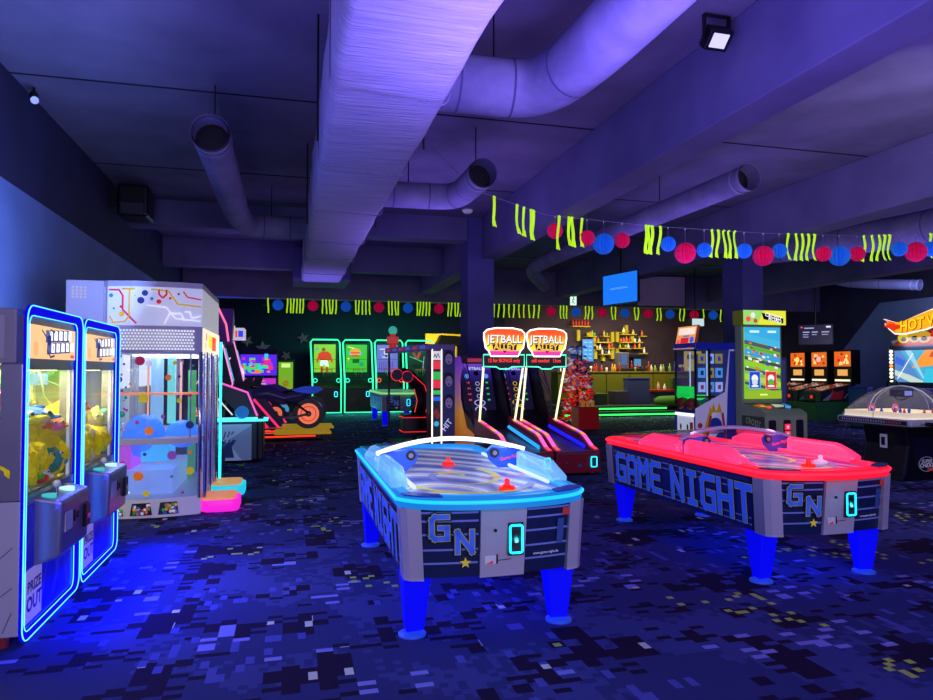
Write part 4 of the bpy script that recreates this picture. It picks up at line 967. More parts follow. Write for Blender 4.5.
# ------------------------------------------------------------------ basketball machines on the back wall
def hoop_machine(loc, label, base, art):
    t = thing('basketball_machine', label, 'arcade machine', loc, 0, 'basketball machines on the back wall'); W = .5
    ng = E('#38ffb0', 1.5)
    mb = MB(); mb.prism([(0, .05), (0, .95), (.25, 1.1), (1.5, 1.1), (1.5, .05)], -W, W, 'x', M('#280c12', .4)); mb.build('cabinet', t, bevel=.01)
    mb = MB(); pc = Pic(mb, (-W, 0, .05), (1, 0, 0), (0, 0, 1)); pc.rect(.08, .1, .48, .82, M('#3a1018', .5, em=.04)); pc.rect(.52, .1, .92, .82, M('#3a1018', .5, em=.04)); pc.disc(.28, .45, .1, M('#501820', .5, em=.05)); pc.line([(.1, .3), (.4, .6)], .02, M('#602028', .5)); mb.build('front_artwork', t)
    mb = MB(); mb.box(.28, .38, -.03, 0, .62, .80, DARK); mb.tube([(x, -.035, z) for x, z in rrect(.28, .38, .62, .80, .02, 2)], .015, E('#38e8ff', 1.6), 5, True); mb.build('coin_slot', t)
    fr = [(-W - .02, .03), (-W - .02, 1.2), (-W - .10, 2.62), (-W - .02, 2.72), (W - .12, 2.72), (W - .05, 2.62), (W + .02, 1.2), (W + .02, .03)]
    mb = MB(); mb.tube([(x, -.02 if z < 1.3 else -.1, z) for x, z in fr], .03, ng, 6, True); mb.build('neon_frame', t)
    mb = MB(); mb.box(-W - .06, W - .08, .35, .45, 1.1, 2.62, M('#061c14', .5)); mb.build('back_panel', t)
    mb = MB(); mb.box(-W + .04, W - .17, .3, .35, 1.62 - .1, 2.56, E(base, .85)); pc = Pic(mb, (-W + .04, .3, 1.52), (1, 0, 0), (0, 0, 1)); art(pc); mb.build('lit_backboard', t)
    mb = MB(); mb.tube([(.0 + .2 * math.cos(a), .1 + .18 * math.sin(a), 1.62) for a in [2 * PI * k / 14 for k in range(14)]], .014, M('#d04020', .4, em=.3), 5, True)
    for k in range(10):
        a = 2 * PI * k / 10; mb.tube([(.2 * math.cos(a), .1 + .18 * math.sin(a), 1.62), (.12 * math.cos(a + .3), .1 + .11 * math.sin(a + .3), 1.36)], .006, M('#8a9a90', .6), 4)
    mb.build('hoop', t)
    mb = MB()
    for z in (1.25, 1.45, 1.65, 2.0): mb.tube([(-W, .02, z), (W - .02, .02, z)], .008, M('#0c3020', .5), 4)
    for x in (-.42, -.2, .0, .2, .42): mb.tube([(x, .05, 1.1), (x, .05, 1.7)], .006, M('#0c3020', .5), 4)
    mb.build('ball_fence', t)
    for x, c in ((-.42, '#ff4030' if 'dark' in label or 'purple' in label else '#30ffd0'), (.42, '#ff4030' if 'purple' in label else '#30ffd0')):
        mb = MB(); mb.tube([(x + .07 * math.cos(a), -.04, 1.22 + .07 * math.sin(a)) for a in [2 * PI * k / 12 for k in range(12)]], .018, E(c, 1.2), 5, True); mb.build('round_button', t)
    return t
def art1(p):
    r, w = M('#e02818', .5, em=.7), M('#e8e8e8', .5, em=.7)
    p.disc(.35, .85, .07, M('#8a4020', .5, em=.6)); p.poly([(.2, .72), (.28, .78), (.5, .78), (.58, .72), (.6, .45), (.5, .42), (.25, .42), (.18, .5)], r); p.poly([(.25, .44), (.5, .44), (.55, .2), (.4, .24), (.35, .3), (.3, .22), (.2, .26)], w)
    p.rect(.24, .0, .33, .22, r); p.rect(.44, .0, .52, .2, r); p.line([(.2, .68), (.12, .4)], .07, r); p.line([(.58, .68), (.66, .4)], .07, r); p.poly([(.03, .8), (.1, .98), (.18, .85)], E('#40d8c0', .7))
def art2(p):
    p.disc(.35, .72, .26, E('#48c8e8', .8), 20, .12); p.disc(.35, .78, .2, E('#f0a030', .9), 18, .12); p.rect(.18, .7, .52, .76, E('#e04028', .9)); p.rect(.16, .63, .54, .69, E('#f8d050', .9)); p.disc(.35, .62, .2, E('#d06020', .8), 16, .05)
    p.rect(.25, .35, .5, .5, M('#105020', .5)); p.disc(.1, .5, .05, E('#e8ff50', .8)); p.disc(.58, .3, .08, E('#30b0a0', .6)); p.line([(.1, .95), (.3, .9)], .04, E('#f0ff70', .9))
def art3(p):
    w = E('#e0d8ff', .8)
    p.disc(.35, .75, .1, w); p.rect(.2, .55, .5, .6, w); p.poly([(.1, .62), (.2, .72), (.25, .58)], E('#50a0f0', .8)); p.poly([(.6, .62), (.5, .72), (.45, .58)], E('#50a0f0', .8)); p.rect(.1, .85, .35, .9, w); p.rect(.4, .86, .6, .9, w); p.disc(.35, .62, .05, M('#302060', .5))
    for k in range(7): p.line([(.08 + k * .09, .05), (.1 + k * .08, .4)], .02, M('#40307a', .5, em=.2))
def art4(p):
    p.poly([(.2, .9), (.35, .6), (.5, .9), (.6, .95), (.45, .5), (.3, .5), (.1, .95)], E('#c83038', .6)); p.line([(.1, .6), (.6, .4)], .03, E('#38ffc0', .6)); p.rect(.2, .1, .5, .3, M('#0a2018', .5)); p.line([(.6, .1), (.65, .6)], .02, E('#e0e0ff', .6))
for k, (b, a, lab) in enumerate((('#8ed820', art1, 'basketball machine showing a red player on a lime screen, leftmost of four'), ('#40c828', art2, 'basketball machine with a burger picture on a green screen'),
                                 ('#7466d8', art3, 'basketball machine with a purple lit screen'), ('#101c1a', art4, 'basketball machine with a dark screen, nearest the yellow opening'))):
    hoop_machine((1.37 + k * 1.17, 25.5, 0), lab, b, a)

# ------------------------------------------------------------------ far left: small lit machines
t = thing('capsule_cabinet', 'narrow lime green lit cabinet on the back wall left of the basketball machines', 'arcade machine', (-.1, 26.3, 0))
mb = MB(); mb.box(-.32, .32, 0, .7, 0, 2.0, M('#12301a', .5)); mb.build('cabinet', t, bevel=.02)
mb = MB(); mb.box(-.26, .26, -.02, 0, .5, 1.9, E('#8ed820', .55)); pc = Pic(mb, (-.26, -.02, .5), (1, 0, 0), (0, 0, 1)); pc.disc(.26, .6, .12, M('#b0b020', .5, em=.3)); pc.line([(.12, .4), (.4, .5), (.15, .7), (.38, .8)], .03, E('#ff9a20', .5)); pc.rect(.1, 1.2, .42, 1.35, E('#d8ff90', .9)); mb.build('lit_front', t)
def far_cab(loc, label, w, h, cols, rot=0, group=None, d=.8, base='#1a1434'):
    t = thing('arcade_cabinet', label, 'arcade machine', loc, rot, group)
    mb = MB(); mb.prism([(0, 0), (0, .85), (.3, .95), (.45, h * .6), (.2, h), (d, h), (d, 0)], -w / 2, w / 2, 'x', M(base, .4, em=.08)); mb.build('cabinet', t, bevel=.01)
    mb = MB(); uz = V((0, .15, h * .6 - .95)).normalized(); pc = Pic(mb, (-w / 2 + .05, .3, .97), (1, 0, 0), uz, .003, .006); hh = (h * .6 - 1) ; ww = w - .1
    pc.rect(0, 0, ww, hh, E(cols[0], .8)); rr = random.Random(int(h * 100 + w * 10))
    for k in range(26): pc.rect(x := rr.uniform(0, ww * .82), y := rr.uniform(0, hh * .85), x + ww * rr.uniform(.08, .18), y + hh * rr.uniform(.05, .15), E(cols[1 + k % (len(cols) - 1)], .95)); pc.k -= .0026
    mb.build('screen', t)
    mb = MB(); pc = Pic(mb, (-w / 2, .44, h * .6), (1, 0, 0), V((0, -.25, h * .4)).normalized(), .003, .006); pc.rect(.03, .05, w - .03, h * .33, E(cols[1], .8)); pc.rect(.1, .12, w * .55, h * .2, E(cols[-1], .9)); pc.disc(w * .75, h * .18, w * .12, E(cols[0], .9))
    for k in range(30): pc.rect(x := rr.uniform(.04, w - .25), y := rr.uniform(.06, h * .3), x + rr.uniform(.06, .2), y + rr.uniform(.05, .14), E(cols[k % len(cols)], .95)); pc.k -= .0026
    mb.build('marquee', t)
    mb = MB(); mb.box(-w / 2 + .05, w / 2 - .05, -.02, 0, .5, .56, E(cols[1], 1.2)); mb.cyl((-.1, .1, .88), (-.1, .1, 1.0), .02, DARK); mb.sph((-.1, .1, 1.02), .035, E(cols[-1], .9), 8, 6); mb.build('control_panel', t)
    return t
far_cab((-.95, 23.0, 0), 'pink and purple lit arcade cabinet at the far left behind the bike ride', 1.2, 2.3, ['#d030d0', '#6030ff', '#ff8030', '#30d0ff', '#ff3060', '#40e070'])
far_cab((-2.0, 22.2, 0), 'purple lit arcade cabinet beside the far left wall', 1.0, 2.5, ['#7030e0', '#c040ff', '#20b0e0', '#ff3050', '#ffffff'], .3)
far_cab((-1.75, 18.9, 0), 'arcade cabinet with white and red top lamp at the far left', 1.1, 2.9, ['#e040c0', '#ffffff', '#ff3020', '#3050ff', '#30e0ff'], .9)

# motorbike rides
def bike_ride(loc, label, rim, hull):
    t = thing('motorbike_ride', label, 'arcade ride', loc, 0, 'motorbike rides')
    # bike faces -x
    mb = MB(); mb.box(-1.5, .75, -.35, .35, .04, .17, BLACK); mb.box(-.3, .95, -.5, -.2, .16, .22, M('#d8b020', .5, em=.3)); mb.box(-.3, .95, .2, .5, .16, .22, M('#d8b020', .5, em=.3)); mb.build('platform', t, bevel=.02)
    mb = MB(); mb.tube([(.6, -.36, .12), (-1.5, -.36, .10)], .018, E('#ff3018', 1.6), 6); mb.tube([(.0, -.37, .2), (-.95, -.37, .2)], .012, E('#ff5a30', 1.0), 6); mb.build('platform_light', t)
    mb = MB(); mb.text = None; pc = Pic(mb, (-1.2, -.351, .05), (1, 0, 0), (0, 0, 1)); pc.text('SUPER BIKE', .45, .06, .07, M('#d0d0d8', .5, em=.4), .02); mb.build('platform_lettering', t)
    for x, z, r, m_, nm in ((.45, .60, .34, rim, 'rear_wheel'),):
        mb = MB(); mb.cyl((x, -.09, z), (x, .09, z), r, BLACK, n=32); o = mb.build(nm, t, bevel=.03)
        mb = MB(); mb.cyl((x, -.10, z), (x, -.092, z), r * .70, M(m_, .4, em=.75), n=32); mb.cyl((x, -.108, z), (x, -.1, z), r * .52, M('#a83828', .4, em=.5), n=28); mb.cyl((x, -.112, z), (x, -.108, z), r * .46, M(m_, .4, em=.75), n=28); mb.cyl((x, -.12, z), (x, -.11, z), r * .2, BLACK, n=16); mb.cyl((x, -.13, z), (x, -.12, z), r * .08, GREY, n=12)
        mb.build('wheel_rim', o)
    mb = MB(); mb.cyl((-.28, -.12, .62), (-.28, .12, .62), .2, DARK, n=24); mb.cyl((-.28, -.13, .62), (-.28, -.12, .62), .15, M(rim, .4, em=.6), n=24); mb.cyl((-.28, -.14, .62), (-.28, -.13, .62), .06, BLACK, n=12); mb.build('engine_disc', t)
    mb = MB(); mb.tube([(.45, -.12, .6), (.1, -.13, .52), (-.3, -.12, .55)], .03, GREY, 8); mb.tube([(.45, -.1, .62), (.2, -.1, .8), (-.1, -.1, .9)], .03, DARK, 8); mb.build('swing_arm', t)
    # body
    mb = MB(); mb.tube([(.55, 0, 1.13), (.25, 0, 1.02), (-.1, 0, .95), (-.45, 0, 1.08), (-.8, 0, 1.02), (-1.1, 0, .8)], [.06, .13, .15, .19, .2, .1], M(hull, .3, em=.2), 14); mb.build('tank_body', t)
    mb = MB(); mb.sph((.38, 0, 1.12), (.32, .13, .08), M('#3050d8', .4, em=.35), 14, 8); mb.build('tail_fairing', t)
    mb = MB(); mb.sph((.05, 0, 1.08), (.25, .12, .06), BLACK, 12, 8); mb.build('seat', t)
    mb = MB(); mb.prism([(-.2, .3), (-.1, .45), (-.5, .95), (-1.0, .95), (-.75, .3)], -.16, .16, 'y', M('#1a1438', .4, em=.1)); mb.tube([(-.2, -.18, .3), (-.75, -.18, .95)], .03, E('#ff3078', .9), 6); mb.tube([(-.45, -.18, .3), (-.95, -.18, .9)], .045, E('#ff2850', .8), 6); mb.build('side_fairing', t)
    mb = MB(); mb.tube([(-.7, -.33, 1.2), (-.8, -.1, 1.22), (-.8, .1, 1.22), (-.7, .33, 1.2)], .022, BLACK, 8); mb.prism([(-.85, 1.1), (-.75, 1.45), (-.95, 1.4), (-1.1, 1.1)], -.12, .12, 'y', DARK); mb.build('handlebar', t)
    mb = MB(); mb.prism([(-1.5, .04), (-1.35, .9), (-1.2, 1.3), (-1.45, 2.3), (-2.1, 2.5), (-2.2, .04)], -.42, .42, 'y', M('#15123a', .4, em=.1)); mb.tube([(-1.33, -.44, .95), (-1.18, -.44, 1.3), (-1.43, -.44, 2.3)], .015, E('#ff90d0', 1.1), 6); mb.tube([(-1.9, -.44, .6), (-2.0, -.44, 1.2), (-1.5, -.44, 1.9)], .015, E('#ffc0a0', 1.0), 6); mb.build('screen_cabinet', t)
    mb = MB(); mb.add([(-1.20, -.36, 1.35), (-1.20, .36, 1.35), (-1.39, .36, 2.1), (-1.39, -.36, 2.1)], [(0, 1, 2, 3)], E('#50a0e0', .8)); mb.build('screen', t)
    mb = MB(); mb.box(-1.75, -1.2, -.4, .4, 2.35, 2.62, M('#e8e0f0', .4, em=.5)); pc = Pic(mb, (-1.75, -.4, 2.35), (1, 0, 0), (0, 0, 1)); pc.rect(.06, .04, .4, .2, E('#ff3828', .9)); pc.rect(.42, .05, .53, .2, E('#2040ff', .9)); mb.build('top_sign', t)
    return t
bike_ride((-.0, 16.1, 0), 'motorbike ride with orange wheel rim nearest the camera', '#ff7a50', '#241c50')
bike_ride((.15, 17.6, 0), 'motorbike ride standing behind the orange wheeled one', '#50a0d0', '#3a2478')

# redemption cabinet with the white side beside the drop machine
t = thing('coin_pusher', 'low machine with pale blue side panel and glowing cyan counter by the motorbike', 'arcade machine', (-.76, 12.3, 0))
mb = MB(); mb.box(-.75, .25, 0, 1.0, .05, .72, M('#1a2040', .4)); mb.box(.25, .34, 0, 1.0, .05, .8, DARK); mb.build('cabinet', t, bevel=.02)
mb = MB(); pc = Pic(mb, (-.75, 0, .05), (1, 0, 0), (0, 0, 1)); pc.rect(.02, .0, .9, .62, M('#7e98c8', .5, em=.3)); pc.poly([(.5, .34), (.9, .6), (.9, .0), (.75, .0)], M('#7f98c8', .5, em=.1))
pc.poly([(.3, .05), (.62, .05), (.58, .24), (.66, .36), (.5, .3), (.35, .38), (.38, .22)], M('#1c3478', .5, em=.1))
for r_, s in ((0, .42), (1, .28)):
    for k in range(8): pc.line([(.12 + k * .065, s + .05 * math.sin(k)), (.15 + k * .065, s + .07)], .02, M('#24408a', .5, em=.12)); pc.k -= pc.st
mb.build('side_artwork', t)
mb = MB(); mb.prism(rrect(-.5, .42, -.12, .5, .12), .72, .755, 'z', E('#50f0f0', 1.2)); mb.build('glowing_counter', t)
mb = MB(); mb.cyl((-.02, .05, .86), (.0, -.02, .88), .11, M('#2070c0', .4, em=.5), n=20); mb.cyl((-.02, .1, .76), (-.02, .1, .85), .03, DARK); mb.build('blue_dial', t)
mb = MB(); mb.prism([(-.05, .76), (.25, .76), (.1, 1.2), (-.35, 1.35), (-.45, 1.2)], .5, .56, 'y', M('#121030', .4)); mb.tube([(.22, .49, .78), (.05, .49, 1.2), (-.38, .49, 1.36)], .018, E('#ff60d0', 1), 6); mb.tube([(-.2, .48, .8), (-.5, .48, 1.15)], .014, E('#ffffff', .7), 6); mb.build('console_frame', t)
mb = MB(); mb.box(-.62, -.42, -.03, .0, .76, .9, E('#ff2040', .9)); mb.build('red_display', t)
mb = MB(); mb.prism([(.9, .72), (1.0, 2.6), (.5, 2.75), (.3, 2.3), (.75, 1.7), (.6, 1.2)], -.62, -.5, 'x', M('#17123a', .4)); mb.tube([(-.48, .32, 2.3), (-.48, .76, 1.7), (-.48, .6, 1.2), (-.48, .85, .75)], .016, E('#ffd0e8', 1.1), 6); mb.tube([(-.48, .5, 2.75), (-.3, .2, 2.4), (-.25, .1, 2.1)], .018, E('#ff70a0', 1.2), 6)
mb.prism([(.5, 2.7), (.1, 2.1), (.3, 2.05), (.75, 2.5)], -.45, -.2, 'x', M('#402070', .4, em=.3)); mb.build('overhead_arm', t)
mb = MB(); mb.box(-.3, .22, 0, .55, .05, .42, M('#1c4288', .5)); mb.box(-.32, .24, -.02, .57, .42, .46, M('#24509a', .5)); tag(mb.build('bench_box', loc=(-1.2, 11.1, -.05), bevel=.02), 'plain dark blue box beside the tall dotted drop machine', 'box')

# foil stars on the dark back wall
def star(loc, r, label, rot=0):
    mb = MB(); P = []
    for k in range(10):
        rr_ = r if k % 2 == 0 else r * .45; a = PI / 2 + PI * k / 5 + rot; P.append((rr_ * math.cos(a), rr_ * math.sin(a)))
    n = 10; m_ = M('#9aa0b8', .2, .8, em=.06)
    mb.add([(x, 0, z) for x, z in P] + [(0, -.12, 0), (0, .05, 0)], [(k, (k + 1) % n, 10) for k in range(n)] + [((k + 1) % n, k, 11) for k in range(n)], m_)
    tag(mb.build('foil_star', loc=loc), label, 'star decoration', 'foil stars on the back wall')
p = at(303, 338, 27.1); star((p.x, 27.1, p.z), .24, 'silver foil star nearest the basketball machines, high on the dark wall', .2)
p = at(286, 356, 27.1); star((p.x, 27.1, p.z), .22, 'silver foil star just above the lime green cabinet', .5)
p = at(263, 348, 27.1); star((p.x, 27.1, p.z), .3, 'silver foil star above the pink lit arcade cabinet', .1)
p = at(247, 341, 27.1); star((p.x, 27.1, p.z), .24, 'silver foil star beside the white and red top lamp', .6)

# yellow hall behind the opening
t = thing('tube_lamp', 'white tube lamp in the yellow hall behind the opening', 'lamp', (5.8, 28.6, 3.3))
mb = MB(); mb.box(-.5, .6, -.06, .06, .05, .12, WHITE); mb.build('lamp_housing', t); mb = MB(); mb.cyl((-.5, 0, .02), (.6, 0, .02), .03, E('#fff3c0', 3)); mb.build('lamp_tube', t)
mb = MB(); mb.prism([(-.9, 0), (.9, -.1), (.95, .12), (.5, .3), (-.7, .38)], -.3, .3, 'y', M('#4a1218', .5)); mb.prism([(-.02, -2.6), (.2, -2.6), (.2, 0), (-.02, 0)], -.05, .05, 'y', DARK); tag(mb.build('snack_kiosk', loc=(6.6, 26.6, 2.62)), 'dark red canopy in front of the yellow opening', 'canopy')

# ------------------------------------------------------------------ bar
mb = MB(); mb.box(9.0, 16.5, 21.3, 27.0, 0, .16, M('#141020', .6)); mb.box(9.3, 16.5, 21.9, 27.0, .16, .32, M('#181224', .6)); struct(mb, 'trim_9')
for k, (y, z, x0, x1, lab) in enumerate(((21.28, .07, 9.0, 14.2, 'lower green light strip along the step of the bar'), (21.88, .24, 9.3, 13.2, 'upper green light strip along the step of the bar'))):
    mb = MB(); mb.box(x0, x1, y - .02, y, z - .025, z + .025, E('#30ff60', 2.2)); tag(mb.build('light_strip'), lab, 'light strip', 'green light strips on the bar steps')
t = thing('bar_counter', 'long lime coloured bar counter crowded with bottles and glasses', 'counter', (10.9, 24.3, .32))
lime = M('#8a8e14', .6, em=.03)
mb = MB(); mb.box(-.9, 5.2, 0, .7, 0, 1.18, M('#5a5c12', .6))
for k in range(6): mb.box(-.9 + k * 1.02, .08 + k * 1.02, -.03, 0, .05, 1.15, lime)
mb.build('counter_body', t, bevel=.008); mb = MB(); mb.box(-.95, 5.25, -.08, .75, 1.18, 1.23, M('#a09030', .4)); mb.build('counter_top', t, bevel=.006)
def tumbler(mb, kind, h, c):
    r = .045
    if kind == 0: mb.lathe([(r, 0), (r, h * .6), (r * .35, h * .78), (r * .35, h)], c, n=10)
    elif kind == 1: mb.lathe([(r * .8, 0), (r * 1.1, h * .55)], c, n=10)
    else: mb.lathe([(r * 1.2, 0), (r * 1.2, h * .4), (r * .5, h * .5), (r * .6, h * .75)], c, n=10)
bc = ['#c83020', '#d8d0c0', '#e0a020', '#30302c', '#70a040', '#f0e8e0', '#b04018', '#284880', '#d86030', '#502818']
rr = random.Random(11)
CN = dict(zip(bc, ['red', 'pale', 'amber', 'black', 'green', 'white', 'rust red', 'blue', 'orange', 'brown']))
for k in range(34):
    x = 10.1 + k * .172 + rr.uniform(-.03, .03); kind = rr.choice((0, 0, 1, 2)); mb = MB(); c = bc[rr.randrange(10)]
    tumbler(mb, kind, rr.uniform(.26, .42), M(c, .3, em=.18))
    side = ['at the left end', 'left of its middle', 'near its middle', 'right of its middle', 'at the right end'][min(4, k // 7)]
    tag(mb.build('bottle' if kind != 1 else 'drinking_glass', loc=(x, 24.5 + rr.uniform(-.1, .2), 1.55)), 'small %s %s standing on the bar counter %s' % (CN[c], 'bottle' if kind != 1 else 'drinking glass', side), 'bottle' if kind != 1 else 'glass', CN[c] + ' bottles and glasses on the bar, ' + side)
mb = MB(); mb.box(-.14, .14, -.1, .1, 0, .2, E('#fff0c0', 1.2)); tag(mb.build('table_lamp', loc=(10.35, 24.5, 1.55), bevel=.03), 'small bright warm lamp at the left end of the bar counter', 'lamp')
t = thing('coffee_machine', 'coffee machine with blue lit front on the bar counter', 'coffee machine', (13.2, 24.55, 1.55))
mb = MB(); mb.box(-.55, .55, -.15, .25, 0, .12, DARK); mb.box(-.55, -.1, -.1, .25, .1, .75, GREY); mb.box(-.1, .55, .05, .25, .1, .7, DARK); mb.box(-.1, .55, -.1, .25, .55, .7, DARK); mb.build('machine_body', t, bevel=.02)
mb = MB(); mb.box(-.45, -.2, -.12, -.1, .25, .65, E('#5080c0', .6)); mb.box(.2, .5, .03, .05, .2, .5, E('#60b0e8', .6)); mb.build('front_display', t)
t = thing('menu_screen', 'bright blue lit menu screen on the wall left of the bar shelves', 'screen', (at(588, 362, 26.9).x, 26.9, 1.95))
mb = MB(); mb.box(-.27, .27, 0, .08, 0, 1.0, DARK); mb.build('screen_frame', t); mb = MB(); mb.box(-.25, .25, -.01, 0, .03, .97, E('#289cf0', .95)); pc = Pic(mb, (-.25, -.01, .03), (1, 0, 0), (0, 0, 1))
for k in range(5): pc.rect(.06, .12 + k * .17, .2, .15 + k * .17, E('#b0e0ff', 1)); pc.rect(.28, .12 + k * .17, .42, .15 + k * .17, E('#b0e0ff', 1))
mb.build('display', t)
# shelf bars on the wall behind the bar (yellow uprights and little shelves) with things on them
YLM = M('#b8a818', .6, em=.12)
bars = [(579, 330, 341, 1), (595, 336, 346, 0), (596, 349, 359, 0), (613, 332, 342, 1), (618, 332, 342, 1), (618, 349, 358, 1), (604, 354, 361, 1), (613, 349, 359, 1), (627, 325, 334, 1), (633, 336, 343, 1), (626, 357, 361, 0)]
for x, y0, y1, big in bars:
    a, b = at(x, y0, 27.0), at(x, y1, 27.0); mb = MB(); mb.box(-.07, .07, 0, .16, 0, a.z - b.z, YLM)
    tag(mb.build('shelf_upright', loc=(b.x, 27.02, b.z)), 'yellow upright wall block behind the bar', 'wall block', 'yellow blocks on the wall behind the bar')
shelves = [(571, 589, 326, '#c03828', 6), (586, 595, 336, '#a8c020', 4), (595, 610, 342, '#e08030', 3), (602, 608, 336, '#d8a030', 2), (595, 601, 349, '#e0b060', 2), (607, 613, 348, '#f07030', 2), (600, 610, 354, '#f0e0d0', 3), (619, 630, 342, '#e07040', 4), (618, 629, 348, '#a0b030', 4), (620, 635, 334, '#e0d060', 3), (632, 641, 342, '#f0e8e0', 2), (632, 641, 348, '#e04838', 2), (640, 645, 336, '#e06830', 2), (622, 629, 358, '#d83020', 2), (620, 626, 332, '#fff0d8', 1), (641, 646, 353, '#fff4e0', 1)]
SN = ['highest of all at the far left', 'upper left, right of the yellow upright', 'second row, left half', 'upper row, above the left uprights', 'third row, far left', 'third row, beside the left upright', 'fourth row, left half', 'second row, middle', 'third row, middle', 'top of the middle group', 'second row, right end', 'third row, right end', 'upper row at the far right', 'lowest of the middle group', 'just under the top upright', 'lowest at the right']
for k, (x0, x1, y, c, nb) in enumerate(shelves):
    a, b = at(x0, y, 27.0), at(x1, y, 27.0); mb = MB(); mb.box(0, b.x - a.x, -.2, .18, -.04, 0, YLM); z = a.z
    tag(mb.build('wall_shelf', loc=(a.x, 27.02, z)), 'short yellow wall shelf behind the bar, ' + SN[k], 'shelf', 'short shelves on the wall behind the bar')
    for q in range(nb):
        mb = MB(); cc_ = ('#c03828' if k == 0 else c) if q % 2 == 0 or k == 0 else bc[(k + q) % 10]; tumbler(mb, (k + q) % 3 if k else 0, .26 if k else .3, M(cc_, .4, em=.3))
        o = mb.build('shelf_bottle', loc=(a.x + (q + .5) * (b.x - a.x) / nb, 26.94, z)); hi = 'red bottles' if k == 0 else None
        tag(o, 'red bottle in the row on the highest shelf behind the bar' if k == 0 else 'small %s bottle on the wall shelf %s' % (CN.get(cc_, 'coloured'), SN[k]), 'bottle', 'red bottles on the highest shelf' if k == 0 else 'bottles on the wall shelf ' + SN[k])
# bar furniture
t = thing('bar_pillar', 'blue grey square pillar in front of the bar counter', 'pillar', (12.9, 23.3, .32)); mb = MB(); mb.box(-.45, .45, 0, .4, 0, .95, M('#4a5690', .6)); mb.build('pillar_body', t, bevel=.01); mb = MB(); mb.box(-.47, .47, -.02, .42, .95, .99, M('#5a66a0', .6)); mb.build('pillar_cap', t)
t = thing('bar_table', 'red topped low table with cups in front of the bar', 'table', (14.1, 23.75, .32)); mb = MB(); mb.box(-.5, .5, -.3, .3, .44, .52, M('#b02018', .4, em=.08)); mb.build('tabletop', t, bevel=.01); mb = MB(); mb.box(-.4, .4, -.2, .25, 0, .44, M('#3a4684', .6)); mb.build('table_base', t)
for k, (x, r) in enumerate(((-.15, '#d8c8a0'), (.12, '#e8e0d0'))):
    mb = MB(); tumbler(mb, k * 2, .3, M(r, .4, em=.2)); tag(mb.build('cup', loc=(14.1 + x, 23.7, .84)), ('left' if k == 0 else 'right') + ' of the two pale cups on the red topped table', 'cup')
t = thing('lounge_chair', 'boxy olive green chair left of the blue grey pillar', 'chair', (11.05, 23.0, .32)); mb = MB(); mb.box(-.3, .4, 0, .7, .0, .42, M('#3f5a38', .7)); mb.build('seat', t, bevel=.03); mb = MB(); mb.box(-.42, -.28, 0, .7, 0, .8, M('#48653e', .7)); mb.build('backrest', t, bevel=.03)
mb = MB(); mb.box(-.3, .3, -.2, .3, 0, .5, M('#5a5666', .6)); tag(mb.build('stool', loc=(12.05, 23.3, .32), bevel=.02), 'small grey cube stool beside the blue grey pillar', 'stool')
mb = MB(); mb.lathe([(.001, 0), (.62, 0), (.7, .06), (.68, .2), (.5, .3), (.001, .33)], M('#4a8a18', .8, em=.05), n=28); tag(mb.build('pouf', loc=(13.9, 22.62 - .02, .32)), 'flat round green pouf on the lit bar step', 'pouf')
t = thing('green_sofa', 'dark green sofa block at the right end of the bar', 'sofa', (15.4, 22.9, .32)); mb = MB(); mb.box(-.9, .9, 0, .9, 0, .5, M('#2a4a18', .8)); mb.build('seat', t, bevel=.04); mb = MB(); mb.box(-.9, .9, .7, .9, .5, 1.0, M('#30521c', .8)); mb.build('backrest', t, bevel=.04)
t = thing('lit_shelf', 'warm lit crooked shelf of bottles at the right end of the bar', 'shelf', (16.0, 24.4, 1.82)); mb = MB(); wl = E('#d8b050', .8)
mb.box(-.35, .35, 0, .2, .2, .55, wl); mb.box(-.35, .1, 0, .2, -.25, .2, wl); mb.box(-.6, -.35, 0, .2, -.1, 0, wl); mb.build('lit_block', t, bevel=.02)
mb = MB()
for k in range(5): mb.box(-.33 + k * .14, -.22 + k * .14, -.04, 0, .22, .4, M(bc[k], .4, em=.1))
mb.build('bottle_row', t, kind='stuff')

# red and blue shard tree and the red plinth in front of it
t = thing('tinsel_tree', 'tree shaped pile of red, orange and blue shards beside the lane games', 'decoration', (8.12, 18.25, 0))
mb = MB(); mb.cyl((0, 0, 0), (0, 0, 2.2), .05, DARK, .02); mb.build('stem', t)
rr = random.Random(5)
for cols, nm, z0, z1 in ((('#c81830', '#e03820', '#ff5a30', '#a01028'), 'red_shards', .15, 1.9), (('#3050a0', '#203878', '#5a80d0', '#d8dce8'), 'blue_shards', 1.1, 2.3), (('#b8b8c8', '#20202c', '#e0e0e8', '#ff8a30'), 'silver_shards', .1, 1.8)):
    mb = MB()
    for k in range(330 if nm == 'red_shards' else 150):
        z = rr.uniform(z0, z1); R_ = (.30 * (1 - (z / 2.6) ** 2) + .10) * rr.uniform(.3, 1.1); a = rr.uniform(0, 2 * PI)
        c = V((R_ * math.cos(a), R_ * math.sin(a), z)); d = V((math.cos(a), math.sin(a), rr.uniform(-.9, .7))).normalized() * rr.uniform(.10, .2); w_ = V((-math.sin(a), math.cos(a), rr.uniform(-.5, .5))) * rr.uniform(.03, .07)
        mb.add([c - w_, c + w_, c + d * .6 + w_ * .8 + V((0, 0, .03)), c + d, c + d * .6 - w_ * .8 + V((0, 0, .03)), c + d * .2 - V((0, 0, .03))], [(0, 5, 4), (5, 1, 2), (5, 2, 3), (4, 5, 3), (0, 1, 5)], M(cols[k % 4], .35, .2, em=.26))
    mb.build(nm, t, kind='stuff')
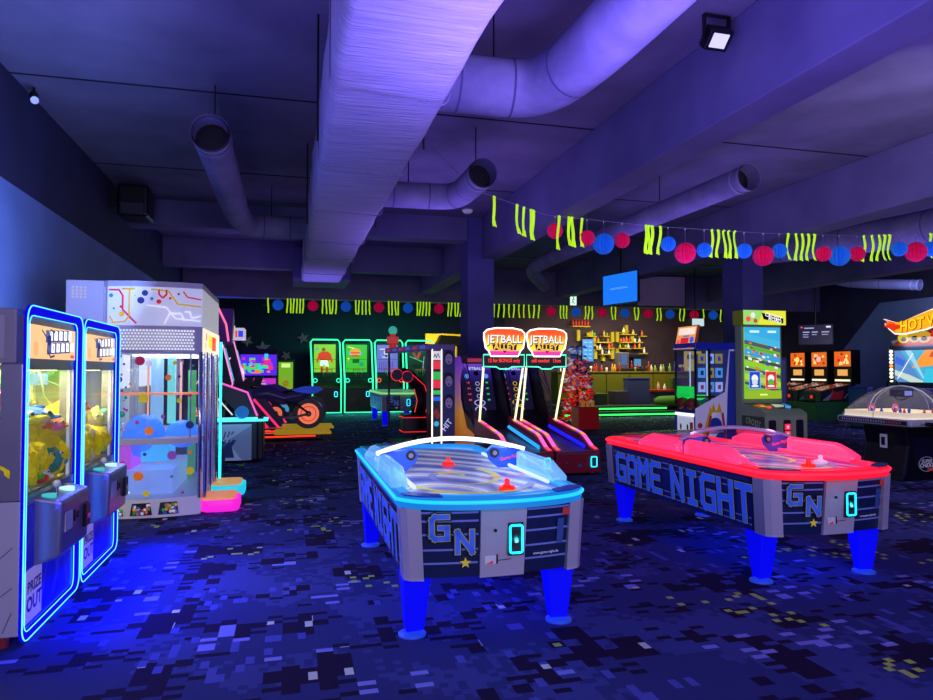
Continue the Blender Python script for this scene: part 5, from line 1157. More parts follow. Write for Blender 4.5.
t = thing('red_plinth', 'plain red box standing in front of the shard tree', 'box', (7.85, 16.9, 0)); mb = MB(); mb.box(-.3, .3, 0, .5, 0, .58, M('#b8141c', .5, em=.1)); mb.build('plinth_body', t, bevel=.01); mb = MB(); mb.box(-.3, .3, 0, .5, .58, .6, M('#a02028', .5)); mb.build('plinth_top', t)
for k in range(3):
    mb = MB(); mb.box(-.05, .05, 0, .01, 0, .16, M('#e0a040', .5, em=.2)); o = mb.build('card', loc=(7.75 + k * .14, 17.05, .6)); tag(o, 'small orange card standing on the red plinth, ' + ('left', 'middle', 'right')[k] + ' of three', 'card')
    
# ------------------------------------------------------------------ ball game with cartoon sides, facing left
t = thing('ball_toss_machine', 'blue arcade machine with ball cage and cartoon figure side', 'arcade machine', (7.1, 11.14, 0), -PI / 2)
# local: x runs towards the camera (+), front faces -y (world -x); width .66, depth .82
blu = M('#1622a0', .4, em=.12)
mb = MB(); mb.prism([(0, .05), (0, .82), (.1, .95), (.25, 1.0), (.82, 1.35), (.82, .05)], -.33, .33, 'x', M('#26307c', .4, em=.06)); mb.box(-.33, .33, .68, .82, .9, 2.0, blu); mb.box(-.36, .36, 0.0, .86, 1.98, 2.1, blu); mb.build('cabinet', t, bevel=.008)
mb = MB()   # cartoon side facing the camera (+x)
mb.prism([(.82, .05), (.82, 2.0), (.72, 2.0), (.62, 1.2), (.3, 1.05), (0, .9), (0, .05)], .33, .345, 'x', M('#b8b0d8', .5, em=.22))
pc = Pic(mb, (.345, 0, .05), (0, 1, 0), (0, 0, 1)); bf, rd, ye, wt_ = M('#1a2a90', .5, em=.15), M('#a02838', .5, em=.15), M('#c89820', .5, em=.15), M('#c8c8dc', .5, em=.2)
pc.rect(.0, .0, .82, .1, bf); pc.poly([(.62, .05), (.82, .05), (.82, 1.9), (.72, 1.9), (.66, 1.1)], bf)
pc.poly([(.05, .1), (.2, .1), (.36, .75), (.3, .9)], ye); pc.poly([(.2, .1), (.25, .1), (.45, .85), (.36, .9)], wt_); pc.disc(.4, .55, .14, bf); pc.disc(.4, .45, .08, wt_); pc.disc(.52, .3, .12, bf); pc.line([(.3, .7), (.22, .3)], .05, rd); pc.line([(.55, .75), (.62, .2)], .05, rd); pc.poly([(.3, .78), (.36, .95), (.42, .8), (.48, .96), (.54, .78)], ye); pc.disc(.4, .5, .03, BLACK); pc.disc(.08, .55, .05, rd)
mb.build('side_artwork', t)
mb = MB(); pc = Pic(mb, (-.33, 0, .05), (1, 0, 0), (0, 0, 1)); pc.rect(.04, .05, .62, .72, M('#d8dcec', .5, em=.4)); pc.rect(.0, .05, .08, .72, bf); pc.disc(.2, .5, .03, BLACK, 10, .06); pc.disc(.42, .5, .03, BLACK, 10, .06); pc.disc(.33, .2, .17, M('#8a2828', .5, em=.15), 16, .12); pc.rect(.5, .1, .6, .6, rd); mb.build('front_artwork', t)
mb = MB(); mb.box(-.3, .3, -.02, .0, .76, .81, E('#f0f4ff', 1.4)); mb.build('front_light', t)
for x in (-.15, .15):
    mb = MB(); mb.sph((x, .06, .98), .12, M('#8a3020', .45), 16, 10); mb.tube([(x + .121 * math.cos(a), .06, .98 + .121 * math.sin(a)) for a in [2 * PI * k / 18 for k in range(18)]], .005, BLACK, 4, True); mb.build('ball', t)
mb = MB()
for x in (-.33, .31): mb.box(x, x + .02, .0, .04, .95, 2.0, BLACK); mb.box(x, x + .02, .0, .7, 1.1, 1.13, BLACK)
mb.box(.31, .34, .28, .32, 1.0, 2.0, BLACK); mb.build('cage_frame', t)
mb = MB(); g_ = glass('#d8e8ff', .2, .06); mb.box(.325, .33, .04, .7, 1.05, 1.97, g_); mb.box(-.31, .31, .0, .005, 1.1, 1.97, g_); mb.build('cage_glass', t)
mb = MB(); pc = Pic(mb, (.0, .66, 1.05), (1, 0, 0), (0, 0, 1)); mb.box(-.29, .29, .62, .66, 1.1, 1.95, M('#303a60', .5, em=.2)); mb.box(.22, .24, .1, .64, 1.15, 1.9, M('#404870', .4, em=.1))
for r_ in range(3):
    for k in range(3):
        mb.box(.25, .27, .12 + k * .18, .26 + k * .18, 1.2 + r_ * .26, 1.38 + r_ * .26, M(('#e8ecff', '#70c8f0', '#e0b030')[(r_ + (k == 1)) % 3], .4, em=.55)); mb.box(.27, .275, .16 + k * .18, .22 + k * .18, 1.25 + r_ * .26, 1.33 + r_ * .26, M(('#d02840', '#202850', '#2050c0')[r_], .4, em=.4))
for x in (-.28, .26): mb.cyl((x, .3, 1.1), (x, .3, 1.95), .012, E('#ffffff', .8), n=6)
mb.build('target_shelf', t)
mb = MB(); mb.prism([(.02, 1.1), (.2, 1.05), (.3, 1.1), (.28, 1.26), (.04, 1.3)], -.31, .22, 'x', glass('#60ff90', .3, .5, '#20ff50', .45)); mb.build('green_chute', t)
mb = MB(); X = Matrix.Translation((-.02, .02, 2.06)) @ Matrix.Rotation(-.2, 4, 'X') @ Matrix.Diagonal((.86, .86, .72, 1)); mb.box(-.38, .38, 0, .05, .0, .52, M('#d87040', .4)); pc = Pic(mb, (-.38, 0, 0), (1, 0, 0), (0, 0, 1))
pc.rect(.02, .02, .74, .5, E('#f8a060', .85)); pc.rect(.08, .28, .7, .46, E('#ffe8d8', .9)); pc.rect(.2, .06, .5, .2, E('#d82028', .9)); pc.disc(.62, .14, .08, E('#4060ff', .8)); pc.disc(.12, .1, .06, E('#ff5070', .8)); pc.rect(.28, .22, .52, .26, E('#3080d0', .9)); mb.box(-.4, .4, -.01, .06, -.1, 0, M('#d8d0e0', .4, em=.4)); pc.k = .012; pc.rect(.1, -.09, .3, -.01, E('#e02838', .9)); pc.rect(.5, -.09, .7, -.01, E('#e02838', .9))
mb.v = [X @ q for q in mb.v]; mb.build('tilted_marquee', t)

# ------------------------------------------------------------------ tall screen road game
t = thing('tall_screen_machine', 'tall arcade machine with bright pixel road game screen and yellow top sign', 'arcade machine', (8.35, 9.98, 0))
ol = M('#7c8a74', .5, em=.06)
mb = MB(); mb.prism([(0, .05), (0, .85), (.15, .92), (.62, 1.0), (.62, 2.42), (.8, 2.42), (.8, .05)], -.43, .43, 'x', ol); mb.build('cabinet', t, bevel=.01)
mb = MB(); pc = Pic(mb, (-.43, .62, .05), (0, -1, 0), (0, 0, 1)); pc.rect(.0, .0, .6, .74, M('#3a4a30', .5, em=.04)); pc.text('CROSSY', .32, .62, .15, M('#0a0a0a', .5), .04, 0, .75, -.15); pc.text('ROAD', .34, .48, .15, M('#0a0a0a', .5), .04, 0, .75, -.15); pc.text('CROSSY', .31, .625, .15, M('#b0b8a0', .5, em=.1), .0, 0, .75, -.15); pc.text('ROAD', .33, .485, .15, M('#b0b8a0', .5, em=.1), .0, 0, .75, -.15); pc.poly([(.05, .3), (.3, .35), (.5, .2), (.2, .1)], M('#4a6a8a', .5)); pc.disc(.15, .2, .06, M('#a04030', .5)); mb.build('side_artwork', t)
mb = MB(); sc = E('#7ccc38', .85); mb.box(-.38, .38, .6, .62, 1.08, 2.38, sc); pc = Pic(mb, (-.38, .6, 1.08), (1, 0, 0), (0, 0, 1), .0006)
def slant(v, h, c, e=.85, sl=-.16): pc.poly([(0, v), (.76, v + sl), (.76, v + sl + h), (0, v + h)], E(c, e))
pc.rect(0, 1.02, .76, 1.3, E('#38b0e8', .9))
slant(1.08, .12, '#48c0f0'); slant(1.0, .07, '#5a5a6a'); slant(.93, .06, '#60b838'); slant(.80, .12, '#40a8e0'); slant(.72, .06, '#4a4a58'); slant(.62, .08, '#98d838'); slant(.52, .06, '#48485a'); slant(.36, .1, '#b8e048'); slant(.27, .05, '#4a4a5c'); slant(.17, .06, '#78c030')
rr = random.Random(3)
for k in range(44):
    u, v = rr.uniform(.02, .68), rr.uniform(.25, 1.02); c = rr.choice(('#ffffff', '#e03838', '#f0d030', '#308830', '#ffffff', '#3850c0', '#e88030')); s = rr.uniform(.02, .05)
    pc.poly([(u, v), (u + s * 1.6, v - s * .35), (u + s * 1.6, v + s * .6), (u, v + s)], E(c, .85)); pc.k -= .0004
for u0, c in ((.08, '#1848d8'), (.42, '#e02828')):
    pc.rect(u0, .18, u0 + .24, .50, E('#80b0ff' if c[1] == '1' else '#ff9090', .9)); pc.rect(u0 + .015, .195, u0 + .225, .485, E(c, .9)); pc.disc(u0 + .12, .37, .07, E('#f0f0f0', 1)); pc.disc(u0 + .12, .30, .06, E('#d8e0f0' if c[1] == '1' else '#50c050', .9)); pc.rect(u0 + .05, .215, u0 + .19, .245, E('#ffffff', .9))
pc.rect(0, .0, .76, .15, E('#a0c828', .8)); pc.rect(.1, 1.2, .3, 1.24, E('#d0f0ff', 1)); pc.rect(.48, 1.2, .66, 1.24, E('#d0f0ff', 1)); pc.rect(.3, .06, .46, .09, E('#e8ff80', 1)); mb.build('screen', t)
mb = MB(); mb.box(-.47, .43, .5, .8, 2.42, 2.68, M('#b8c020', .5)); pc = Pic(mb, (-.47, .5, 2.42), (1, 0, 0), (0, 0, 1)); pc.rect(0, 0, .9, .26, E('#e8e838', .95)); pc.poly([(0, 0), (.3, 0), (.42, .26), (0, .26)], E('#a0e070', .9)); pc.disc(.1, .1, .05, E('#ff5060', .9)); pc.disc(.2, .17, .05, E('#f0f0f0', .9)); pc.disc(.25, .07, .04, E('#e04030', .9)); pc.poly([(.38, .22), (.84, .12), (.84, .03), (.42, .1)], M('#202020', .5)); pc.text('CROSSY', .63, .15, .1, E('#ffffff', 1), .02, 0, 1, -.22); pc.text('ROAD', .66, .085, .1, E('#ffffff', 1), .02, 0, 1, -.22); mb.build('top_sign', t)
mb = MB(); pc = Pic(mb, (-.43, 0, .05), (1, 0, 0), (0, 0, 1)); pc.rect(.02, .02, .84, .76, M('#868c7c', .5, em=.08)); mb.build('front_panel', t)
for x, h in ((-.3, 0), (.0, 1), (.26, 0)):
    mb = MB(); mb.prism(rrect(x - .07, x + .07, .28, .74, .03, 3), -.02, 0, 'y', M('#221c34', .4)); o = mb.build('coin_door', t)
    if h:
        for z in (.5, .62):
            mb = MB(); mb.box(x - .055, x + .055, -.03, -.02, z - .05, z + .05, E('#ff2850', .95)); mb.box(x - .02, x + .02, -.034, -.03, z - .025, z + .02, E('#ffc0e0', .9)); mb.build('lit_button', o)
mb = MB(); uz = V((0, .47, .08)).normalized(); pc = Pic(mb, (-.42, .15, .925), (1, 0, 0), uz)
pc.rect(0, 0, .84, .46, M('#283018', .4, em=.05)); pc.poly([(.1, .1), (.35, .3), (.3, .4), (.05, .25)], E('#d83030', .5)); pc.poly([(.4, .1), (.6, .12), (.7, .3), (.5, .35)], E('#e0e0e0', .5)); pc.poly([(.62, .25), (.8, .2), (.8, .4)], E('#40a0d0', .5)); pc.disc(.2, .18, .05, E('#f0d040', .7)); mb.build('control_deck', t)
for x in (-.2, .2):
    mb = MB(); mb.cyl((x, .2, .93), (x, .2, .97), .045, E('#ff5040' if x < 0 else '#40a0ff', .8), n=16); mb.build('push_button', t)

# panel leaning beside pinballs
t = thing('display_panel', 'grey blue printed panel standing between the tall screen machine and the pinball machines', 'panel', (14.0, 17.4, 0), -.3)
mb = MB(); mb.box(-.5, .5, 0, .4, 0, 2.0, M('#3a3c66', .5)); mb.build('panel_body', t, bevel=.02); mb = MB(); pc = Pic(mb, (-.5, 0, 0), (1, 0, 0), (0, 0, 1)); pc.rect(.05, .05, .95, 1.9, M('#5c6090', .5, em=.06)); pc.disc(.5, 1.3, .25, M('#8a8470', .5, em=.06)); pc.poly([(.1, .3), (.9, .2), (.8, .8), (.4, .6)], E('#2030d8', .7)); pc.line([(.3, 1.0), (.6, 1.6)], .06, M('#a09a70', .5, em=.08)); mb.build('panel_artwork', t)

# ------------------------------------------------------------------ pinball machines on the right wall
def pinball(loc, label, c1, c2, side):
    t = thing('pinball_machine', label, 'pinball machine', loc, -PI / 2, 'pinball machines along the right wall'); W = .36
    sd = M(side, .45, em=.05)
    mb = MB(); mb.prism([(0, .62), (0, .93), (1.35, 1.18), (1.35, .62)], -W, W, 'x', sd); mb.build('cabinet', t, bevel=.01)
    mb = MB()
    for s in (-1, 1):
        pc = Pic(mb, (W * s, 0 if s > 0 else 1.35, .62), (0, s, 0), (0, 0, 1)); pc.poly([(.3, .05), (.8, .05), (.9, .35), (.6, .28), (.45, .38)] if s > 0 else [(.4, .05), (.9, .05), (.8, .35)], M('#8a1420', .5, em=.12)); pc.poly([(.05, .02), (.3, .02), (.5, .3)], M('#6a6a8a', .5, em=.08)); pc.line([(.9, .1), (1.3, .45)], .04, M('#6060a0', .5, em=.08))
    mb.build('side_artwork', t)
    mb = MB(); mb.add([(-W + .03, .03, .94), (W - .03, .03, .94), (W - .03, 1.2, 1.16), (-W + .03, 1.2, 1.16)], [(0, 1, 2, 3)], M('#601808', .3, em=.3)); pc = Pic(mb, (-W + .03, .03, .94), (1, 0, 0), V((0, 1.17, .22)).normalized(), .002, .012); rr = random.Random(int(loc[1] * 10))
    for k in range(46): pc.disc(rr.uniform(.04, .62), rr.uniform(.08, 1.15), rr.uniform(.012, .035), E(rr.choice(('#ffb080', '#ff3020', '#ffe0c0', '#ff7030', '#ffffff')), 1.0), 8); pc.k -= pc.st * .8
    mb.build('playfield', t)
    mb = MB(); mb.box(-W, W, 1.2, 1.55, 1.16, 2.25, BLACK); mb.build('backbox', t, bevel=.01)
    mb = MB(); mb.box(-W + .03, W - .03, 1.19, 1.2, 1.72, 2.2, E('#e86818', .95)); pc = Pic(mb, (-W + .03, 1.19, 1.72), (1, 0, 0), (0, 0, 1))
    for k in range(16): pc.poly([(u := rr.uniform(.02, .5), v := rr.uniform(.03, .38)), (u + .12, v + .02), (u + .07, v + .1), (u + .01, v + .07)], E(rr.choice((c1, c2, '#ffe080', '#a01808')), 1.0)); pc.k -= pc.st * .7
    pc.nx(); pc.disc(.33, .24, .1, E(c1, 1.1)); mb.build('backglass', t)
    mb = MB(); mb.box(-.2, .2, 1.185, 1.2, 1.42, 1.62, E('#ffb860', .8)); mb.box(-.3, .3, 1.17, 1.2, 1.24, 1.3, E('#fff0d0', 1.1)); mb.build('score_display', t)
    mb = MB(); mb.box(-.12, .12, -.02, 0, .66, .84, DARK); mb.box(-.05, .05, -.03, -.02, .7, .8, E('#ff2020', .8)); mb.build('coin_door', t)
    for x in (-W, W - .04):
        for y in (.02, 1.25):
            mb = MB(); mb.box(x, x + .04, y, y + .04, 0, .72, M('#14181c', .3, .6)); mb.build('leg', t)
    return t
pinball((16.15, 18.15, 0), 'pinball machine with red flower side art, nearest of three', '#ff5020', '#ffe8c0', '#14142c')
pinball((16.15, 19.15, 0), 'middle of three pinball machines', '#ffb0a0', '#e02018', '#101024')
pinball((16.15, 20.15, 0), 'farthest pinball machine, next to the grey blue panel', '#ffd060', '#c84010', '#101020')
mb = MB(); mb.box(15.95, 18.1, 17.75, 17.8, .0, .6, M('#1c5a30', .6)); mb.box(17.7, 18.1, 17.8, 20.9, 0, .6, M('#1c5a30', .6)); mb.box(15.95, 16.0, 17.8, 20.6, 0.0, .58, M('#1c5a30', .6)); o = tag(mb.build('kick_panel', bevel=.01), 'low green panel closing the space under the pinball machines', 'panel')
t = thing('hanging_monitor', 'small monitor with white score text hanging above the pinball machines', 'screen', (15.2, 16.9, 2.35), -.75)
mb = MB(); mb.box(-.47, .47, 0, .07, 0, .62, BLACK); mb.build('screen_frame', t, bevel=.01); mb = MB(); mb.box(-.44, .44, -.008, 0, .03, .59, M('#181830', .2, em=.5)); pc = Pic(mb, (-.44, -.008, .03), (1, 0, 0), (0, 0, 1)); w = E('#b0b0e0', .9)
for k, (a, b) in enumerate(((.1, .28), (.34, .5), (.6, .8))): pc.rect(a, .34, b, .37, w); pc.rect(a, .27, b - .03, .29, w)
pc.rect(.04, .48, .1, .52, E('#ff4060', .9)); pc.rect(.14, .46, .4, .49, w); pc.rect(.1, .2, .25, .22, w); pc.rect(.72, .48, .84, .53, E('#e0e0ff', 1)); mb.build('display', t)
mb = MB(); mb.cyl((0, .04, .6), (0, .04, CEIL - 2.35), .025, BLACK, n=8); mb.build('ceiling_pole', t)
# wall mark
mb = MB(); mb.prism([(-.3, .1), (-.1, .3), (.15, .25), (.05, .1), (.25, .0), (.1, -.2), (-.15, -.25), (-.05, -.05)], 0, .05, 'x', M('#c8c8d8', .4, em=.12)); mb.prism([(-.12, .1), (.0, .2), (.1, .05), (-.05, -.05)], -.02, 0, 'x', BLACK)
tag(mb.build('wall_emblem', loc=(WR - .06, 16.9, 2.25)), 'small black and white curled emblem on the light blue right wall', 'wall decoration')
mb = MB(); mb.box(-.02, .0, -.1, .1, -.12, .12, M('#b0b4d0', .5)); tag(mb.build('wall_switch', loc=(WR - .005, 16.75, 1.75)), 'pale switch plate below the curled emblem on the right wall', 'switch')

# ------------------------------------------------------------------ dome hockey game
t = thing('dome_hockey_game', 'table hockey game under a clear dome at the right edge', 'arcade machine', (8.95, 8.25, 0))
W, Lh = .56, .66
mb = MB(); mb.prism([(-.45, .0), (.45, 0), (.38, .12), (.30, .5), (.36, .78), (-.36, .78), (-.30, .5), (-.38, .12)], -.38, .38, 'y', M('#0c0a1a', .35)); mb.build('pedestal', t, bevel=.03)
mb = MB(); mb.box(-.20, .20, -.40, -.38, .30, .62, M('#181430', .3)); pc = Pic(mb, (-.2, -.4, .1), (1, 0, 0), (0, 0, 1)); pc.disc(.2, .14, .15, M('#8a88a8', .4, em=.15), 22, .11); pc.disc(.2, .14, .135, M('#16142a', .4), 22, .1); pc.text('SUPER', .2, .18, .07, M('#c0c0d8', .4, em=.2), .01, .2); pc.text('CHEXX', .2, .12, .08, M('#c0c0d8', .4, em=.2), .02, .2); pc.text('PRO', .26, .06, .06, M('#e03020', .4, em=.4), .02, .2); mb.build('front_door', t)
mb = MB(); mb.box(-.392, -.38, -.1, .02, .45, .65, M('#c0c4d8', .4, em=.08)); mb.box(-.4, -.39, -.07, -.01, .49, .61, BLACK); mb.build('coin_plate', t)
mb = MB(); mb.box(-W, W, -Lh, Lh, .80, .90, M('#a8a4b8', .4, em=.05)); o = mb.build('table_frame', t, bevel=.03)
mb = MB(); pc = Pic(mb, (-W, Lh, .82), (0, -1, 0), (0, 0, 1)); pc.rect(.04, .0, 1.26, .06, M('#18142c', .4)); 
for k in range(24): pc.rect(.1 + k * .045, .012, .125 + k * .045, .046, M('#b04050' if k > 17 else '#8888b0', .5, em=.1)); pc.k -= pc.st
mb.build('edge_lettering', o)
mb = MB(); mb.box(-W + .06, W - .06, -Lh + .08, Lh - .08, .90, .915, M('#fff4d8', .3, em=.85)); mb.build('rink', t)
mb = MB()
for x in (-W + .07, W - .09): mb.box(x, x + .02, -Lh + .09, Lh - .09, .915, .99, M('#ffe8b8', .3, em=.75))
for y in (-Lh + .09, Lh - .11): mb.box(-W + .09, W - .09, y, y + .02, .915, .99, M('#ffe8b8', .3, em=.75))
mb.build('rink_boards', t)
rr = random.Random(2)
for k in range(10):
    x = -.35 + (k % 5) * .17; y = -.3 + (k // 5) * .45 + rr.uniform(-.1, .1); mb = MB(); mb.lathe([(.02, 0), (.018, .03), (.024, .07), (.012, .085), (.014, .105), (.001, .115)], M('#d82030' if k < 5 else '#2840b0', .4, em=.3), (x, y, .915), 10); mb.cyl((x, y, .93), (x - .05, y - .03, .92), .005, BLACK, n=5); mb.build('hockey_player', t)
# dome
gd = glass('#dce0f0', .4, .10); mb = MB(); rows = []
nx, ny_ = 20, 10
for j in range(ny_ + 1):
    v = -1 + 2 * j / ny_; row = []
    for i in range(nx + 1):
        u = PI * i / nx; h = .46 * math.sin(u) ** .8 * (1 - abs(math.sin(v * PI / 2)) ** 2.2 + 1e-6) ** .5 if 0 < i < nx else 0
        row.append((-(W - .03) * math.cos(u), math.sin(v * PI / 2) * (Lh - .05), .905 + h))
    rows.append(row)
vs = [p for r in rows for p in r]; n = nx + 1
mb.add(vs, [(j * n + i, (j + 1) * n + i, (j + 1) * n + i + 1, j * n + i + 1) for j in range(ny_) for i in range(nx)], gd, True)
mb.add([rows[0][i] for i in range(n)], [tuple(range(n))], gd); mb.add([rows[-1][i] for i in range(n)], [tuple(range(n))], gd); mb.build('clear_dome', t)
mb = MB()
mb.tube([rows[j][10] for j in range(ny_ + 1)], .008, M('#d8dcf0', .2, em=.25), 6)
mb.tube(rows[5], .006, M('#b0b0c8', .2, em=.15), 6); mb.build('dome_rib', t)
mb = MB(); mb.box(-.09, .09, -.12, .12, 1.20, 1.31, M('#15152c', .4)); pc = Pic(mb, (-.09, -.12, 1.2), (1, 0, 0), (0, 0, 1)); pc.rect(.02, .02, .16, .09, M('#8890d8', .4, em=.7)); mb.tube([(.13 * math.cos(a), 0, 1.22 + .07 * math.sin(a)) for a in [PI + PI * k / 12 for k in range(13)]], .012, BLACK, 6); mb.build('score_unit', t)
for k, (x, z) in enumerate(((-.25, 1.02), (.2, 1.02))):
    mb = MB(); pc = Pic(mb, (x, .3, z), (1, 0, 0), (0, 0, 1)); pc.disc(0, 0, .075, M('#d03858', .4, em=.45), 16); pc.disc(0, 0, .05, M('#e8d0e0', .4, em=.4), 16); pc.text('C', 0, 0, .1, M('#c02040', .4, em=.5), .03); mb.build('team_emblem', t)
for k in range(6):
    mb = MB(); x = -.40 + k * .16; mb.cyl((x, -Lh + .05, .85), (x, -Lh - .10, .85), .009, CHROME, n=8); mb.cyl((x, -Lh - .10, .85), (x, -Lh - .20, .85), .028, BLACK, n=14); mb.build('rod_handle', t)

# ------------------------------------------------------------------ big racing machine on the right wall
t = thing('racing_machine', 'big racing arcade machine with wide lit screen and flame sign at the right edge', 'arcade machine', (17.0, 14.35, 0), -PI / 2)
# local x from -1.63 (far end) to 1.6 (near end)
mb = MB(); mb.box(-1.7, 1.7, .0, .9, 0.0, 2.3, M('#101430', .4)); mb.box(-1.7, 1.7, -.7, 0, 0, 1.1, M('#141a58', .4, em=.08)); mb.build('cabinet', t, bevel=.03)
mb = MB(); mb.box(-1.50, 1.5, -.02, 0, 1.26, 2.16, E('#48b8e0', .85)); pc = Pic(mb, (-1.5, -.02, 1.26), (1, 0, 0), (0, 0, 1))
pc.poly([(0, 0), (.9, 0), (.2, .9), (0, .9)], E('#5a8ed8', .85)); pc.poly([(0, .35), (.5, .2), (1.0, .0), (.5, 0), (0, .2)], E('#c8e0d0', .9)); pc.poly([(.0, .55), (.3, .45), (.35, .6), (.05, .75)], E('#3a68e0', .9)); pc.poly([(.55, .4), (1.0, .9), (1.5, .9), (1.4, .5), (1.1, .45)], E('#ff9a28', .95)); pc.poly([(1.4, .5), (1.6, .9), (2.2, .9), (2.3, .42)], E('#ffb040', .95)); pc.poly([(.35, .9), (.9, .1), (.95, .12), (.55, .9)], E('#a0d8f8', .9)); pc.poly([(.9, 0), (3, 0), (3, .35), (1.0, .38)], E('#38c8e8', .9)); pc.line([(.1, .1), (.6, .8)], .03, E('#e8f4ff', 1)); pc.poly([(1.1, .7), (1.2, .88), (1.3, .7)], E('#e04828', .9)); mb.build('screen', t)
for x in (-1.61, 1.61):
    mb = MB()
    for k in range(9): mb.sph((x, -.03, 1.3 + k * .105), .05, E('#fff2d8' if k != 4 else '#ff9030', 1.5), 10, 6)
    mb.build('bulb_column', t)
mb = MB(); mb.prism([(-1.65, 2.3), (1.65, 2.3), (1.65, 2.75), (.6, 2.9), (-.6, 2.78), (-1.2, 2.62)], .05, .25, 'y', M('#7a2818', .5, em=.2)); pc = Pic(mb, (-1.65, .05, 2.3), (1, 0, 0), (0, 0, 1))
for u, v, r, c in ((.4, .2, .2, '#e8c818'), (.75, .22, .22, '#c8a018'), (1.05, .2, .22, '#d8a020'), (1.5, .24, .26, '#e82020'), (1.9, .2, .24, '#c81818'), (2.4, .22, .26, '#e84818'), (2.9, .2, .22, '#3060c0')): pc.disc(u, v + .02, r, E(c, .8), 20, r * .75); pc.disc(u, v - .02, r * .45, M('#200a08', .5), 14, r * .3)
mb.build('car_artwork', t)
FX = -.3
fl = [(-1.6, 3.16), (-1.42, 3.06), (-1.55, 3.02), (-1.4, 2.84), (-1.2, 2.68), (-.9, 2.66), (-.2, 2.76), (.5, 3.0), (1.3, 3.08), (1.6, 3.0), (1.6, 3.42), (1.0, 3.5), (.3, 3.42), (-.5, 3.18), (-1.0, 3.02), (-1.2, 3.03), (-1.42, 3.1)]
fl = [(x + FX, z - .05) for x, z in fl]
def cen(P, s): cx = sum(p[0] for p in P) / len(P); cz = sum(p[1] for p in P) / len(P); return [(cx + (p[0] - cx) * (1 - .03 * s), cz + (p[1] - cz) * (1 - .12 * s)) for p in P]
mb = MB(); mb.prism(fl, .0, .1, 'y', E('#fff4e8', 1.1)); mb.prism(cen(fl, 1), -.015, 0, 'y', E('#ff5a08', .95)); mb.prism(cen(fl[4:-1], 1.2), -.03, -.015, 'y', E('#ffb400', .95)); mb.prism([(x + FX, z - .05) for x, z in ((-1.55, 2.95), (-1.2, 2.8), (-.98, 2.85), (-.98, 2.95), (-1.3, 3.0))], -.035, -.03, 'y', E('#e83008', .95)); o = mb.build('flame_sign', t)
mb = MB(); pc = Pic(mb, (-.32 + FX, -.045, 2.88), (1, 0, 0), V((0, 0, 1))); pc.text('HOT', -.28, -.02, .42, M('#c82008', .5, em=.7), .05, .15, .85, .10); pc.text('HOT', -.30, -.01, .42, E('#ffd820', 1), .02, .15, .85, .10); pc.text('WHEELS', .85, .17, .42, M('#c82008', .5, em=.7), .05, .15, .85, .22); pc.text('WHEELS', .83, .18, .42, E('#ffd820', 1), .02, .15, .85, .22); mb.build('sign_lettering', o)
for x in (-.9, .9):
    mb = MB(); mb.box(x - .35, x + .35, -1.9, -1.3, .0, .5, M('#10205a', .4)); mb.box(x - .35, x + .35, -1.95, -1.75, .5, 1.15, M('#182a78', .4)); mb.build('driver_seat', t, bevel=.06, seg=3)
    mb = MB(); mb.tube([(x + .2 * math.cos(a), -.72 - .05 * math.sin(a), 1.15 + .19 * math.sin(a)) for a in [2 * PI * k / 20 for k in range(20)]], .022, BLACK, 8, True); mb.cyl((x, -.72, 1.15), (x, -.6, 1.1), .03, DARK); mb.box(x - .19, x + .19, -.73, -.71, 1.13, 1.17, DARK); mb.build('steering_wheel', t)

# ------------------------------------------------------------------ hung screens, signs
t = thing('wall_screen', 'bright blue hanging screen turned aside under the far beam', 'screen', (7.98, 15.35, 3.2), -1.35)
mb = MB(); mb.box(-.66, .66, 0, .07, 0.05, .83, BLACK); mb.build('screen_frame', t, bevel=.01); mb = MB(); mb.box(-.64, .64, -.006, 0, .07, .81, E('#1878f8', .95)); pc = Pic(mb, (-.64, -.006, .07), (1, 0, 0), (0, 0, 1)); pc.rect(.28, .36, .95, .375, E('#60a8ff', 1)); pc.rect(.3, .39, .9, .40, E('#60a8ff', 1)); mb.build('display', t)
mb = MB(); mb.cyl((0, .04, .8), (0, .04, CEIL - 3.2), .025, BLACK, n=8); mb.build('ceiling_pole', t)
t = thing('television', 'dark switched off television hanging right of the blue screen', 'television', (9.05, 15.2, 3.18), -.1)
mb = MB(); mb.box(-.66, .66, 0, .08, 0.0, .80, M('#14121c', .3)); mb.build('screen_frame', t, bevel=.01); mb = MB(); mb.box(-.63, .63, -.006, 0, .03, .77, M('#a08ca0', .6)); mb.build('display', t); mb = MB(); mb.cyl((0, .05, .8), (0, .05, CEIL - 3.18), .025, BLACK, n=8); mb.build('ceiling_pole', t)  # display colour lightened to stand in for reflected room light
p = at(572, 300, 19.6); t = thing('exit_sign', 'small lit exit sign with running figure hanging near the far beam', 'sign', (p.x, 19.5, p.z - .12))
mb = MB(); mb.box(-.11, .11, 0, .06, -.06, .26, M('#d8f0e0', .4)); mb.build('sign_box', t); mb = MB(); mb.box(-.1, .1, -.008, 0, -.05, .25, E('#d0ffe0', 1.2)); pc = Pic(mb, (-.1, -.008, -.05), (1, 0, 0), (0, 0, 1)); g_ = M('#108040', .5, em=.4); pc.disc(.1, .23, .022, g_); pc.line([(.1, .2), (.08, .13), (.13, .05)], .025, g_); pc.line([(.08, .13), (.05, .06)], .02, g_); pc.line([(.05, .17), (.15, .18)], .016, g_); mb.build('running_figure', t); mb = MB(); mb.cyl((0, .03, .26), (0, .03, 3.70 - p.z + .12 if False else .5), .008, GREY, n=5); mb.build('hanger_rod', t)
